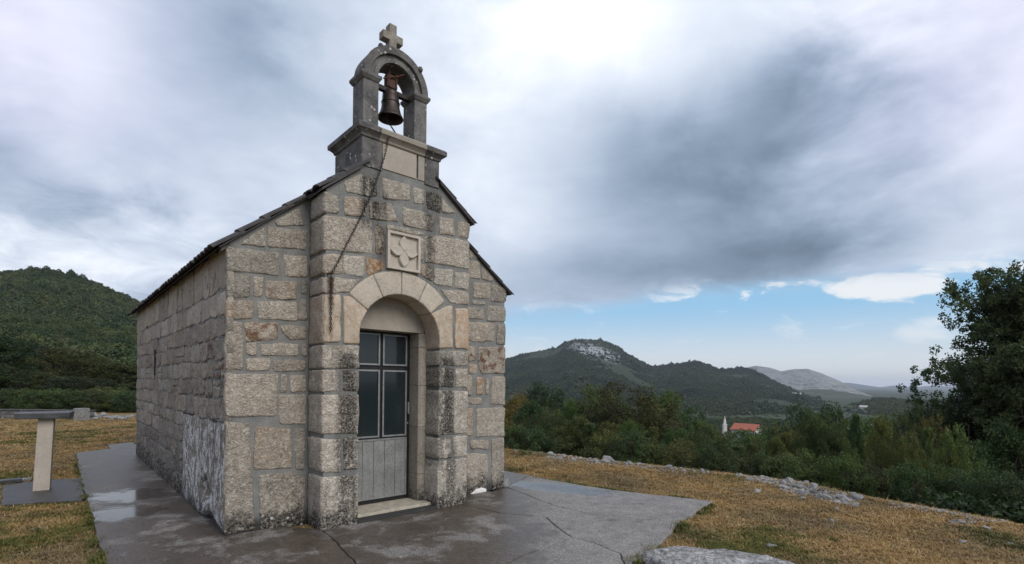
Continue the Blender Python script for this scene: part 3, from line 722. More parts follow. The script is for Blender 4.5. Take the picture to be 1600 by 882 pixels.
# --- threshold, recessed frame, tympanum
MB().prism([(LI+0.004, -PROJ-0.03), (RI-0.004, -PROJ-0.03), (RI-0.004, -PROJ+0.13), (LI+0.004, -PROJ+0.13)], -0.05, 0.052).build('step', M_MORTAR, chapel, bevel=0.008)
MB().prism([(LI+0.004, -PROJ+0.133), (RI-0.004, -PROJ+0.133), (RI-0.004, 0.17), (LI+0.004, 0.17)], -0.05, 0.082).build('door_sill', M_SILL, chapel, bevel=0.006)
PO = 0.094
for s, x0, x1 in ((0, RI-PO, RI+0.03), (1, LI-0.03, LI+PO)):
    prof = [(x0, -0.085), (x0+0.025, -0.113), (x1, -0.113), (x1, 0.2), (x0, 0.2)] if s == 0 else [(x0, -0.113), (x1-0.025, -0.113), (x1, -0.085), (x1, 0.2), (x0, 0.2)]
    zs = [0.083, 0.42, 1.02, 1.55, 2.03, 2.215]
    for j in range(5):
        o = MB().prism(prof, zs[j]+0.002, zs[j+1]-0.002).build('jamb_block', M_DRESSED, bay, bevel=0.004, color=(rng.uniform(.40, .50), .15, .05, 0))
tymp = plate('tympanum', [(ARC_U+ARC_R+0.02, 2.218)] + [p for p in arc(ARC_R+0.02, 10, 170, 16)] + [(ARC_U-ARC_R-0.02, 2.218)], [], -0.16, 0.095, FR_FRONT(0.0), M_SMOOTH, bay)
tymp.color = (.43, 0, .12, 0)

# --- door
DV = 0.125
door = MB().box(1.315, RI-PO-0.003, DV, DV+0.05, 0.084, 2.214).build('door', M_BLACK, chapel)
PANE = [(1.36, 1.724, 1.80, 2.185), (1.772, 2.105, 1.80, 2.185), (1.36, 1.724, 0.905, 1.735), (1.772, 2.105, 0.905, 1.735)]
for x0, x1, z0, z1 in PANE:
    MB().box(x0, x1, DV-0.010, DV-0.004, z0, z1).build('pane', M_GLASS, door)
    w = 0.016
    fr = MB()
    fr.box(x0-0.004, x0+w, DV-0.026, DV-0.002, z0-0.004, z1+0.004); fr.box(x1-w, x1+0.004, DV-0.026, DV-0.002, z0-0.004, z1+0.004)
    fr.box(x0+w, x1-w, DV-0.024, DV-0.002, z0-0.004, z0+w); fr.box(x0+w, x1-w, DV-0.024, DV-0.002, z1-w, z1+0.004)
    fr.build('pane_frame', M_ALU, door)
for k in range(5):
    x0 = 1.365 + k*0.148; x1 = x0 + 0.144
    poly = [(x0, DV+0.0)]
    nr = 9
    for j in range(nr):
        t0 = x0 + (x1-x0)*j/nr; d = (x1-x0)/nr
        poly += [(t0+0.001, DV-0.016), (t0+d*0.7, DV-0.016), (t0+d*0.75, DV-0.0125), (t0+d*0.95, DV-0.0125)]
    poly += [(x1, DV+0.0)]
    MB().prism(poly, 0.152, 0.868).build('slat', M_SLAT, door)
fr = MB(); x0, x1, z0, z1 = 1.352, 2.115, 0.138, 0.882
for a in ((x0, x0+0.02, z0, z1), (x1-0.02, x1, z0, z1)): fr.box(a[0], a[1], DV-0.026, DV-0.002, a[2], a[3])
for a in ((x0+0.02, x1-0.02, z0, z0+0.02), (x0+0.02, x1-0.02, z1-0.02, z1)): fr.box(a[0], a[1], DV-0.024, DV-0.002, a[2], a[3])
fr.build('panel_frame', M_ALU, door)
hd = MB(); hd.box(2.118, 2.140, DV-0.05, DV-0.002, 1.18, 1.33); hd.build('handle', M_ALU, door, bevel=0.004)
MB().tube([(2.135, DV-0.012, 1.06), (2.135, DV+0.002, 1.06)], 0.014, 10).build('lock', M_ALU, door)

# --- relief panel above the arch
PV = -PROJ
px0, px1, pz0, pz1 = 1.522, 1.954, 2.893, 3.327
relief = MB().box(px0, px1, PV-0.012, PV+0.04, pz0, pz1).build('relief_panel', M_SMOOTH, bay, color=(.54, 0, .05, 0))
fw = 0.030
rim = MB()
rim.box(px0, px0+fw, PV-0.050, PV-0.0125, pz0, pz1); rim.box(px1-fw, px1, PV-0.050, PV-0.0125, pz0, pz1)
rim.box(px0+fw, px1-fw, PV-0.049, PV-0.0125, pz0, pz0+fw); rim.box(px0+fw, px1-fw, PV-0.049, PV-0.0125, pz1-fw, pz1)
ro = rim.build('rim', M_SMOOTH, relief, color=(.56, 0, .05, 0))
pcx, pcz = (px0+px1)/2, (pz0+pz1)/2
for k in range(4):
    ang = k*math.pi/2
    L, Wd = 0.185, 0.062
    pts = []
    for j in range(15):
        t = j/14; pts.append((t*L, Wd*math.sin(math.pi*t**0.92)**0.9 if 0 < t < 1 else 0.0))
    ol = pts + [(a, -b) for a, b in pts[-2:0:-1]]
    ca, sa = math.cos(ang), math.sin(ang)
    ol = [(pcx + a*ca - b*sa, pcz + a*sa + b*ca) for a, b in ol]
    cx = pcx + ca*L*0.55; cz = pcz + sa*L*0.55
    V, F, n = [], [], len(ol)
    for d, s in ((PV-0.0120, 1.0), (PV-0.040, 1.0), (PV-0.052, 0.86)):
        for a, b in ol: V.append((cx+(a-cx)*s, d, cz+(b-cz)*s))
    V.append((cx, PV-0.047, cz))
    for l in range(2): F += [(l*n+i, l*n+(i+1) % n, (l+1)*n+(i+1) % n, (l+1)*n+i) for i in range(n)]
    F += [(2*n+i, 2*n+(i+1) % n, 3*n) for i in range(n)]
    o = pydata('petal', V, F, M_SMOOTH, relief, False, (.57, 0, .04, 0))
    bm = bmesh.new(); bm.from_mesh(o.data); bmesh.ops.recalc_face_normals(bm, faces=bm.faces); bm.to_mesh(o.data); bm.free()

# --- roof: boarding under the tiles, then tiles lapped course by course
def roof_slab(u0, u1, v0, v1, t0, t1, name):
    return MB().prism([(u0, zz(u0)+t0), (u1, zz(u1)+t0), (u1, zz(u1)+t1), (u0, zz(u0)+t1)], v0, v1, 'xzy')
def zz(u): return EAVE + SLOPE*u if u <= RIDGE_U else EAVE + SLOPE*RIDGE_U*(WID-u)/(WID-RIDGE_U)
roof = roof_slab(-0.09, RIDGE_U, -0.05, LEN+0.08, 0.003, 0.014, 'roof').build('roof', M_TILE, chapel)
roof_slab(RIDGE_U+0.003, WID+0.09, -0.05, LEN+0.08, 0.003, 0.014, 'roof').build('roof_boarding', M_TILE, roof)
roof_slab(U1-0.05, 1.21, -PROJ-0.05, -0.055, -0.017, 0.010, 'x').build('porch_boarding', M_TILE, roof)
roof_slab(2.23, U2+0.06, -PROJ-0.05, -0.055, -0.017, 0.010, 'x').build('porch_boarding', M_TILE, roof)
def tile_mesh(w, l, th=0.016, rise=0.028):
    n = 8; V = []
    for (y, lift) in ((0.0, 0.0), (l, 0.0)):
        for layer in (th, 0.0):
            for i in range(n+1):
                t = i/n; x = t*w; h = rise*(math.sin(math.pi*t)**0.8)
                V.append((x, y, h + layer + lift))
    F = []; k = n+1
    for i in range(n):
        F += [(i, i+1, 2*k+i+1, 2*k+i), (k+i+1, k+i, 3*k+i, 3*k+i+1), (k+i, k+i+1, i+1, i), (2*k+i, 2*k+i+1, 3*k+i+1, 3*k+i)]
    F += [(0, 2*k, 3*k, k), (n, k+n, 3*k+n, 2*k+n)]
    me = bpy.data.meshes.new('roof_tile'); me.from_pydata(V, [], F); me.update()
    bm = bmesh.new(); bm.from_mesh(me); bmesh.ops.recalc_face_normals(bm, faces=bm.faces); bm.to_mesh(me); bm.free()
    me.materials.append(M_TILE); return me
TM = tile_mesh(0.186, 0.36)
def tile_matrix(u, v, slope, off, left=True):
    """tile x runs along the ridge, y up the slope"""
    ang = math.atan(slope); ca, sa = math.cos(ang), math.sin(ang)
    if left: ex, ey, ez = Vector((0, -1, 0)), Vector((ca, 0, sa)), Vector((-sa, 0, ca))
    else: ex, ey, ez = Vector((0, 1, 0)), Vector((-ca, 0, sa)), Vector((sa, 0, ca))
    o = Vector((u, v, zz(u))) + ez*off
    t = R(3.2); ey2 = ey*math.cos(t) - ez*math.sin(t); ez2 = ez*math.cos(t) + ey*math.sin(t)   # tail lifted on the course below
    return Matrix(((ex.x, ey2.x, ez2.x, o.x), (ex.y, ey2.y, ez2.y, o.y), (ex.z, ey2.z, ez2.z, o.z), (0, 0, 0, 1)))
def lay(u, v, left, off=0.026):
    s = SLOPE if left else SLOPE*RIDGE_U/(WID-RIDGE_U)
    o = bpy.data.objects.new('roof_tile', TM); COL.objects.link(o); o.parent = roof
    o.matrix_local = tile_matrix(u + rng.uniform(-.008, .008), v + rng.uniform(-.004, .004), s, off + rng.uniform(0, .006), left)
rest = []
def lay_far(u, v, left, off=0.026):
    s = SLOPE if left else SLOPE*RIDGE_U/(WID-RIDGE_U); rest.append(tile_matrix(u, v, s, off, left))
nv = int((LEN+0.13)/0.186)
du = 0.30*math.cos(math.atan(SLOPE))
for j in range(nv+1):
    for c in range(7):
        (lay if c < 3 or j == 0 else lay_far)(-0.12+c*du, -0.05+0.186*(j+1), True)
        (lay if c < 2 or j == 0 else lay_far)(WID+0.12-c*du, -0.05+0.186*j, False)
for c in range(3):      # over the projecting bay
    for k in range(2):
        lay(U1-0.07+c*du*0.62, -PROJ-0.05+0.186*(k+1), True, 0.020)
        lay(U2+0.085-c*du*0.72, -PROJ-0.05+0.186*k, False, 0.020)
mb = MB(); tv = [v.co.copy() for v in TM.vertices]; tf = [tuple(p.vertices) for p in TM.polygons]
for M in rest: mb.add([M @ v for v in tv], tf)
tag(mb.build('roof_tiles', M_TILE, roof), kind='stuff')
# mortar bedding under the verge tiles, seen along both gables
for a, b, v0, off in ((-0.06, U1-0.02, -0.03, -0.04), (U2+0.09, WID+0.05, -0.03, -0.05)):
    MB().prism([(a, zz(a)+off), (b, zz(b)+off), (b, zz(b)+0.002), (a, zz(a)+0.002)], 0.012, 0.10, 'xzy').build('verge_bedding', M_MORTAR, roof)

# --- bell gable
BC0, BC1, BV0, BV1 = 1.214, 2.226, -PROJ-0.004, 0.295
cote = MB().box(BC0+0.02, BC1-0.02, BV0+0.02, BV1, 3.75, 4.30).build('bell_gable', M_DARK, chapel, color=(.5, 0, 0, 0))
def block(x0, x1, y0, y1, z0, z1, name, mat, col, bev=0.006, parent=None):
    return MB().box(x0, x1, y0, y1, z0, z1).build(name, mat, parent or cote, bevel=bev, color=col)
zb = 4.005
uL = on_front(597, 225, BV0)[0]; uM = on_front(652, 240, BV0)[0]; uR = on_front(663.5, 245, BV0)[0]
block(BC0, uL-0.004, BV0-0.012, BV1+0.01, zb-0.02, 4.30, 'base_stone', M_DARK, (.5, 0, 0, 0))
block(uL+0.004, uM-0.012, BV0-0.008, -0.1, zb+0.01, 4.30, 'base_stone', M_SMOOTH, (.45, 0, .05, 0))
block(uM+0.012, uR-0.002, BV0-0.008, -0.1, zb+0.01, 4.30, 'base_stone', M_SMOOTH, (.40, .1, .05, 0))
block(uR+0.002, BC1, BV0-0.012, BV1+0.01, zb-0.02, 4.30, 'base_stone', M_DARK, (.5, 0, 0, 0))
# cornice: moulded slab, three stones long
def cornice(x0, x1, y0, y1, steps, mat, col, name='cornice_stone', lo=True, hi=True, parent=None):
    mb = MB(); V = []; n = 0; F = []
    for z, e in steps:
        a0 = x0-(e if lo else 0); a1 = x1+(e if hi else 0)
        V += [(a0, y0-e, z), (a1, y0-e, z), (a1, y1+e, z), (a0, y1+e, z)]
    for i in range(len(steps)-1):
        for k in range(4): F.append((i*4+k, i*4+(k+1) % 4, i*4+4+(k+1) % 4, i*4+4+k))
    F += [(3, 2, 1, 0), tuple(range(len(V)-4, len(V)))]
    return mb.add(V, F).build(name, mat, parent or cote, bevel=0.004, color=col)
CS = [(4.303, 0.0), (4.315, 0.018), (4.335, 0.022), (4.355, 0.040), (4.372, 0.062), (4.376, 0.072), (4.425, 0.074), (4.445, 0.055)]
cornice(BC0+0.002, uL-0.05, BV0-0.006, BV1, CS, M_DARK, (.5, 0, 0, 0), hi=False)
cornice(uL-0.046, uR-0.01, BV0-0.006, BV1, CS, M_SMOOTH, (.36, .15, .05, 0), lo=False, hi=False)
cornice(uR-0.006, BC1-0.002, BV0-0.006, BV1, CS, M_DARK, (.5, 0, 0, 0), lo=False)
PV0, PV1 = -0.205, 0.070
PL0, PL1, PR0, PR1 = 1.322, 1.516, 1.998, 2.176
IMP = 5.165
block(PL0, PL1, PV0, PV1, 4.446, 5.085, 'pillar', M_DARK, (.56, 0, 0, 0), 0.010)
block(PR0, PR1, PV0, PV1, 4.446, 5.085, 'pillar', M_DARK, (.60, 0, 0, 0), 0.010)
IS = [(5.087, 0.0), (5.100, 0.012), (5.118, 0.022), (5.130, 0.032), (5.160, 0.034), (5.168, 0.026)]
cornice(PL0, PL1-0.006, PV0, PV1, IS, M_DARK, (.5, 0, 0, 0), 'impost')
cornice(PR0+0.006, PR1, PV0, PV1, IS, M_DARK, (.5, 0, 0, 0), 'impost')
AC, AR0, AR1 = (PL1+PR0)/2, (PR0-PL1)/2, (PR1-PL0)/2
def half_ring(r0, r1, y0, y1, a0=0, a1=180, n=20):
    o = [(AC+r1*math.cos(R(a0+(a1-a0)*i/n)), IMP+0.005+r1*math.sin(R(a0+(a1-a0)*i/n))) for i in range(n+1)]
    o += [(AC+r0*math.cos(R(a1-(a1-a0)*i/n)), IMP+0.005+r0*math.sin(R(a1-(a1-a0)*i/n))) for i in range(n+1)]
    mb = MB(); m = len(o)
    V = [(a, y0, b) for a, b in o] + [(a, y1, b) for a, b in o]; F = []
    k = n+1
    for i in range(n):
        F += [(i, i+1, m-2-i, m-1-i), (m+i, m+m-1-i, m+m-2-i, m+i+1)]
    for i in range(m): F.append((i, m+i, m+(i+1) % m, (i+1) % m))
    return mb.add(V, F)
half_ring(AR0, AR1, PV0+0.022, PV1).build('arch', M_DARK, cote, bevel=0.004, color=(.56, 0, 0, 0))
half_ring(AR1-0.085, AR1+0.004, PV0-0.012, PV0+0.0215).build('arch_moulding', M_DARK, cote, bevel=0.006, color=(.5, 0, 0, 0))
half_ring(AR0+0.004, AR0+0.055, PV0+0.004, PV0+0.0215).build('arch_moulding', M_DARK, cote, bevel=0.006, color=(.62, 0, 0, 0))
for a in (118, 45):
    c = (AC+(AR1+0.012)*math.cos(R(a)), IMP+(AR1+0.012)*math.sin(R(a)))
    mb = MB(); mb.lathe([(0.001, -.034), (0.024, -.028), (0.034, 0), (0.024, .028), (0.001, .034)], 0, 0, 10)
    mb.v = [(c[0]+x, (PV0-0.01 if a == 45 else PV0+0.03)+y, c[1]+z) for x, y, z in mb.v]
    mb.build('knob', M_DARK, cote, smooth=True, color=(.5, 0, 0, 0))
# cross on top
cz0 = IMP+AR1-0.005; cu = AC-0.025
ol = [(-.056, 0), (.056, 0), (.056, .150), (.155, .150), (.155, .255), (.056, .255), (.056, .385), (-.056, .385), (-.056, .255), (-.155, .255), (-.155, .150), (-.056, .150)]
MB().prism([(cu+a*.86, cz0+b*.86) for a, b in ol], -0.140, -0.035, 'xzy').build('cross', M_SMOOTH, cote, bevel=0.007, color=(.38, .50, .05, 0))
MB().box(PL1-0.03, PR0+0.03, -0.105, -0.045, 5.10, 5.155).build('tie_beam', M_IRON, cote, bevel=0.005, color=(.5, 0, 0, 0))

# ------------------------------------------------------------------ bell and bell chain
def chp(u, v, z): return CH_O + CU*u + CV*v + Vector((0, 0, z))
BU, BVc = 1.742, -0.072
bell = empty('bell', chp(BU, BVc, 4.80), CH_TH)
tag(bell, 'dark bronze bell hanging under the arch of the bell gable', 'bell')
prof = [(0.001, .345), (.060, .343), (.088, .325), (.098, .295), (.094, .283), (.099, .275), (.104, .19), (.112, .12), (.128, .062), (.150, .022), (.157, .004), (.152, -.004), (.140, .002), (.120, .06), (.098, .14), (.09, .27), (.001, .30)]
MB().lathe(prof, 0, 0, 28).build('bell_body', M_BRONZE, bell, smooth=True)
MB().lathe([(.1065, .20), (.1125, .195), (.1125, .187), (.1075, .182)], 0, 0, 28).build('band', M_BRONZE, bell, smooth=True)
MB().tube([(0, 0, .29), (0.005, 0, -.02)], .008, 8).lathe([(.001, .0), (.022, -.008), (.024, -.03), (.014, -.06), (.001, -.066)], .005, 0, 10).build('clapper', M_IRON, bell)
MB().box(-.070, .070, -.045, .045, .362, .52).build('headstock', M_WOOD, bell, bevel=.012)
cr = MB()
for a in (-.045, .045): cr.tube([(a*0.4, 0, .335), (a, 0, .36), (a, -.048, .38), (a, -.050, .54), (a*.6, 0, .565), (a, .050, .54), (a, .048, .38)], .009, 6)
cr.build('strap', M_RUST, bell)
MB().tube([(-.115, -.03, .44), (.04, -.075, .50), (.16, -.09, .575)], [.010, .009, .008], 6).build('lever', M_RUST, bell)
def chain(path, pitch=0.026):
    mb = MB(); P = [Vector(p) for p in path]; acc = 0.0; k = 0
    seg = [(P[i], P[i+1]) for i in range(len(P)-1)]
    for a, b in seg:
        L = (b-a).length; t = (b-a)/L; s = acc
        while s < L:
            n = t.orthogonal().normalized(); n = Matrix.Rotation(k*math.pi/2 + 0.5, 3, t) @ n
            M = Matrix((( t.x, n.x, t.cross(n).x, 0), (t.y, n.y, t.cross(n).y, 0), (t.z, n.z, t.cross(n).z, 0), (0, 0, 0, 1)))
            M.translation = a + t*s
            mb.torus(M, 0.0095, 0.0038, 9, 4, 1.55); k += 1; s += pitch
        acc = s - L
    return mb
cpx = [(606.5, 216), (602, 240), (594, 266), (583, 297), (571, 324), (556, 355), (541, 383), (528, 410), (518, 428)]
path = [(BU-0.02, BVc-0.01, 4.735), (BU-0.045, -0.30, 4.52)] + [(on_front(x, y, -.482)[0], -.482, on_front(x, y, -.482)[1]) for x, y in cpx]
hu, hz = on_front(517, 429, -0.465)
path += [(hu, -.470, hz), (hu+0.004, -.462, hz-0.2), (hu+0.006, -.458, hz-0.60)]
ch = chain([chp(*p) - chp(hu, -.465, hz) for p in path]).build('bell_chain', M_IRON)
ch.location = chp(hu, -.465, hz)
tag(ch, 'rusty bell chain running from the bell down to a hook beside the doorway', 'chain')
hk = MB().tube([(hu-.01, -PROJ+.02, hz+.012), (hu-.01, -PROJ-.05, hz+.01), (hu, -PROJ-.085, hz+.005), (hu+.005, -PROJ-.09, hz+.03)], .009, 6).build('hook', M_RUST, chapel)

# ------------------------------------------------------------------ terrain
EDGE = [(-60, 30), (-30, 27), (-16, 23.5), (-8, 20.5), (-4, 16.5), (-0.14, 12.6), (1.6, 11.4), (3.3, 10.1), (4.95, 8.75), (5.7, 7.2), (6.3, 6.0), (7.6, 3.5), (9, 0), (9, -30)]
def smooth(a, b, x):
    t = min(1.0, max(0.0, (x-a)/(b-a))); return t*t*(3-2*t)
def edge_dist(x, y):
    best = 1e9; sgn = 1
    for (x0, y0), (x1, y1) in zip(EDGE, EDGE[1:]):
        dx, dy = x1-x0, y1-y0; L2 = dx*dx+dy*dy
        t = max(0, min(1, ((x-x0)*dx+(y-y0)*dy)/L2)); qx, qy = x-x0-t*dx, y-y0-t*dy
        d = math.hypot(qx, qy)
        if d < best:
            best = d; sgn = 1 if (dx*(y-y0) - dy*(x-x0)) > 0 else -1
    return best*sgn
VALLEY = -32.0
def base_z(x, y):
    r = math.hypot(x, y)
    if y < -40 or x < -70: s = min(edge_dist(x, max(y, -30)), 400) if y > -30 else -5.0
    else: s = edge_dist(x, y)
    if x > -4: s += 0.62
    right = smooth(-0.62, -0.22, math.atan2(x, max(y, 1e-3)) if y > 0 else (1.0 if x > 0 else -2.0))
    z = 0.0
    if s > 0:
        dr = -VALLEY*(1-math.exp(-(s*0.36 + 0.5*(math.exp(-s/0.35)-1)*0.36)/-VALLEY))
        dl = -0.6*(1-math.exp(-s/12)) + 0.0
        z = -dr*right + dl*(1-right)
    bump = smooth(-0.3, 6, s+2)
    z += 0.03*noise.noise((x*0.6, y*0.6, 0))*(1 if s > -2 else 0.6) - 0.012
    if s > 4: z += min(2.5, (s-4)*0.05)*noise.noise((x*0.03, y*0.03, 5))
    return z
def build_ground():
    nr, na = 120, 300
    rad = [0.0] + [0.9*(1.0825**i) for i in range(nr)]
    V = [(0, 0, base_z(0, 0))]; F = []
    for r in rad[1:]:
        for k in range(na):
            a = 2*math.pi*k/na; x, y = r*math.sin(a), r*math.cos(a)
            V.append((x, y, base_z(x, y)))
    for k in range(na): F.append((0, 1+(k+1) % na, 1+k))
    for i in range(nr-1):
        o, q = 1+i*na, 1+(i+1)*na
        for k in range(na): F.append((o+k, o+(k+1) % na, q+(k+1) % na, q+k))
    return tag(pydata('ground', V, F, M_GROUND, None, True), kind='structure')
ground = build_ground()

def pave(name, poly, top, mat, parent, thick=0.12, gap=0.006, jag=0.028, z_base=0):
    P = []
    for i in range(len(poly)):
        a, b = Vector((*poly[i], 0)), Vector((*poly[(i+1) % len(poly)], 0))
        k = max(1, int((b-a).length/0.10))
        for j in range(k): P.append(a.lerp(b, j/k))
    P = [p + Vector((noise.noise((p.x*2.7, p.y*2.7, 2)) + .5*noise.noise((p.x*9, p.y*9, 4)), noise.noise((p.x*2.7, p.y*2.7, 9)) + .5*noise.noise((p.x*9, p.y*9, 6)), 0))*jag for p in P]
    n = len(P); ar = sum(P[i].x*P[(i+1) % n].y-P[(i+1) % n].x*P[i].y for i in range(n))
    if ar < 0: P = P[::-1]
    def off(d):
        o = []
        for i in range(n):
            t = (P[(i+1) % n]-P[i-1]).normalized(); o.append(P[i] + Vector((-t.y, t.x, 0))*d)
        return o
    bm = bmesh.new()
    A = [bm.verts.new((p.x, p.y, top)) for p in off(gap+0.008)]
    B = [bm.verts.new((p.x, p.y, top-0.007)) for p in off(gap)]
    C_ = [bm.verts.new((p.x, p.y, top-thick)) for p in off(gap)]
    ed = [bm.edges.new((A[i], A[(i+1) % n])) for i in range(n)]
    bmesh.ops.triangle_fill(bm, use_beauty=True, edges=ed)
    for X, Y in ((A, B), (B, C_)):
        for i in range(n): bm.faces.new((X[i], Y[i], Y[(i+1) % n], X[(i+1) % n]))
    bmesh.ops.recalc_face_normals(bm, faces=bm.faces)
    me = bpy.data.meshes.new(name); bm.to_mesh(me); bm.free()
    return mesh_obj(name, me, mat, parent)
G = lambda *pts: [ground_at(x, y, 0.03) if y < 890 else None for x, y in pts]
def W2(u, v): p = chp(u, v, 0); return (p.x, p.y)
k1 = G((790, 761), (835, 778), (877, 793), (935, 806), (1000, 811), (1066, 814))
k2 = G((780, 802), (853, 808), (869, 822), (893, 840))
k3 = G((893, 840), (832, 864), (790, 880)); k4 = G((893, 840), (927, 848)) + [(1.02, 4.72)]
edge_r = G((1066, 814), (1045, 838), (1016, 862), (985, 882))
PAVE = [
    [W2(WID-0.3, -0.1)] + k1[:1] + G((827, 743)) + [W2(WID+1.0, 1.2), W2(WID+0.75, LEN+0.5), W2(WID-0.3, LEN+0.5)],
    k1[:1] + G((827, 743), (895, 756), (960, 766), (1115, 783)) + k1[:0:-1],
    k1[::-1] + [W2(U2+0.2, 0.2), W2(U2-0.1, -0.3)] + k2 + k4[1:] + [(1.0, 4.45), (1.25, 4.3)] + edge_r[::-1],
    [W2(U2-0.1, -0.3), W2(LI, -0.25)] + [W2(U1+0.02, -PROJ+0.03)] + G((540, 862), (556, 882)) + [(-1.15, 3.9)] + [(-0.1, 4.1)] + k3[:0:-1] + k2[::-1],
    k3 + [(-0.1, 4.1), (0.5, 3.6), (1.0, 4.45)] + k4[:0:-1],
    [W2(U1+0.02, -PROJ+0.03), W2(0.3, 0.3), W2(0.25, 0.9)] + G((290, 778), (204, 792), (141, 799), (152, 842), (165, 882)) + [(-3.2, 3.6), (-1.3, 3.2), (-1.15, 3.9)] + G((556, 882), (540, 862)),
    [W2(0.25, 0.9), W2(0.25, LEN+0.9)] + G((207, 691), (168, 695.5), (172, 701), (118, 708), (128, 752), (141, 799), (204, 792), (290, 778)),
]
bed = [(-0.1, 9.2), (-6, 15), (-8.6, 11.6), (-4.8, 6.4), (-3.0, 4.2), (0.8, 3.8), (1.0, 5.0), (1.9, 6.2), (2.6, 6.95), (0.3, 8.4)]
bed_xy = bed
pavement = pave('pavement', bed, 0.006, M_GROUND, None, 0.1, 0, 0.0); tag(pavement, kind='structure')
for p in PAVE: pave('slab', p, 0.03, M_CONC, pavement)
pad = G((2, 757), (60, 750), (130, 746), (133, 765), (131, 781), (60, 784), (3, 788))
pad_o = pave('paving_pad', pad, 0.02, M_PAD, None); tag(pad_o, kind='structure')

# ------------------------------------------------------------------ stone table on the pad
tb = empty('stone_table', (-6.60, 7.19, 0.02), 0.62)
tag(tb, 'pale leaning stone post carrying a dark slate slab, on the pad left of chapel', 'table')
V = []
for z, w, x0 in ((0.0, .088, 0.0), (1.005, .083, .042)):
    for sx, sy in ((-1, -1), (1, -1), (1, 1), (-1, 1)): V.append((x0+sx*w, sy*w, z))
MB().add(V, [(3, 2, 1, 0), (4, 5, 6, 7), (0, 1, 5, 4), (1, 2, 6, 5), (2, 3, 7, 6), (3, 0, 4, 7)]).build('post', M_SMOOTH, tb, bevel=.006, color=(.52, .1, .08, 0))
V = [(-.265, -.19, 1.008), (.305, -.18, 1.008), (.315, .20, 1.008), (-.255, .21, 1.008)]
MB().add(V + [(x*1.02, y*1.02, z+.085) for x, y, z in V], [(3, 2, 1, 0), (4, 5, 6, 7), (0, 1, 5, 4), (1, 2, 6, 5), (2, 3, 7, 6), (3, 0, 4, 7)]).build('slate_top', M_SLATE, tb, bevel=.010)

# low wall and pier at the back of the left lawn
lw = empty('low_wall', (-21.0, 20.0, base_z(-21, 20)), 0.0)
tag(lw, 'low dark rubble wall along the back of the left lawn', 'wall')
r3 = random.Random(5)
MB().box(-5.5, 4.35, 0.02, 0.38, -0.1, 0.30).build('core', M_MORTAR, lw)
for row in range(2):
    x = -5.5
    while x < 4.3:
        w = r3.uniform(.25, .6); e = min(4.37, x+w)
        stone([(x+.01, row*.15+.008), (e-.01, row*.15+.008), (e-.01, row*.15+.142), (x+.01, row*.15+.142)], lambda a, b, h: (a, 0.02-h, b), lw, M_DARK, r3.uniform(.35, .6), .2, 0, 0, seg=.15)
        x = e
MB().box(-5.55, 4.4, -.02, .42, .305, .345).build('coping', M_DARK, lw, bevel=.012, color=(.28, 0, 0, 0))
pr = MB().box(-.18, .18, -.18, .18, 0, .48).build('wall_pier', M_ROCK, None, bevel=.03, color=(.36, .3, .08, 0)); pr.location = (-16.38, 19.45, base_z(-16.4, 19.4)-.02)
tag(pr, 'short pale square stone pier at the end of the low wall', 'pier')
# dark plank end lying at the left edge
bd = MB().box(-.75, .0, -.06, .06, 0, .05).build('plank', M_SLATE, None, bevel=.006); bd.location = (-7.42, 7.75, .022); bd.rotation_euler = (0, 0, R(48))
tag(bd, 'dark plank lying on the pad left of the stone table', 'plank')

# ------------------------------------------------------------------ rocks
def rock_mesh(seed, flat=0.6):
    """angular broken limestone: hull of scattered points, edges slightly worn"""
    rs = np.random.RandomState(seed+50); bm = bmesh.new()
    for i in range(17):
        d = rs.normal(size=3); d /= np.linalg.norm(d); d *= rs.uniform(.75, 1.1)
        bm.verts.new((d[0], d[1]*.78, d[2]*flat))
    bmesh.ops.convex_hull(bm, input=bm.verts[:])
    bmesh.ops.delete(bm, geom=[v for v in bm.verts if not v.link_faces], context='VERTS')
    bmesh.ops.bevel(bm, geom=bm.edges[:], offset=.07, segments=1, affect='EDGES', clamp_overlap=True)
    bmesh.ops.recalc_face_normals(bm, faces=bm.faces)
    me = bpy.data.meshes.new('rock'); bm.to_mesh(me); bm.free(); me.materials.append(M_ROCK)
    return me
ROCKS = [rock_mesh(i, f) for i, f in enumerate((.55, .7, .45, .8, .6, .5))]
r4 = random.Random(11)
def rock(x, y, size, label, group=None, name='rock', tone=None, k=None, sink=0.25, rz=None, crust=None):
    me = ROCKS[r4.randrange(6) if k is None else k]
    o = bpy.data.objects.new(name, me); COL.objects.link(o)
    o.scale = (size*r4.uniform(.8, 1.2), size*r4.uniform(.8, 1.2), size*r4.uniform(.8, 1.15))
    o.location = (x, y, base_z(x, y) + size*(.5-sink)*.9)
    o.rotation_euler = (r4.uniform(-.3, .3), r4.uniform(-.3, .3), r4.uniform(0, 6.28) if rz is None else rz)
    o.color = (r4.uniform(.38, .62) if tone is None else tone, r4.uniform(0, .35) if crust is None else crust, 0, 0)
    tag(o, label, 'rock', group); return o
def gpt(px, py): return ground_at(px, py, 0.0)
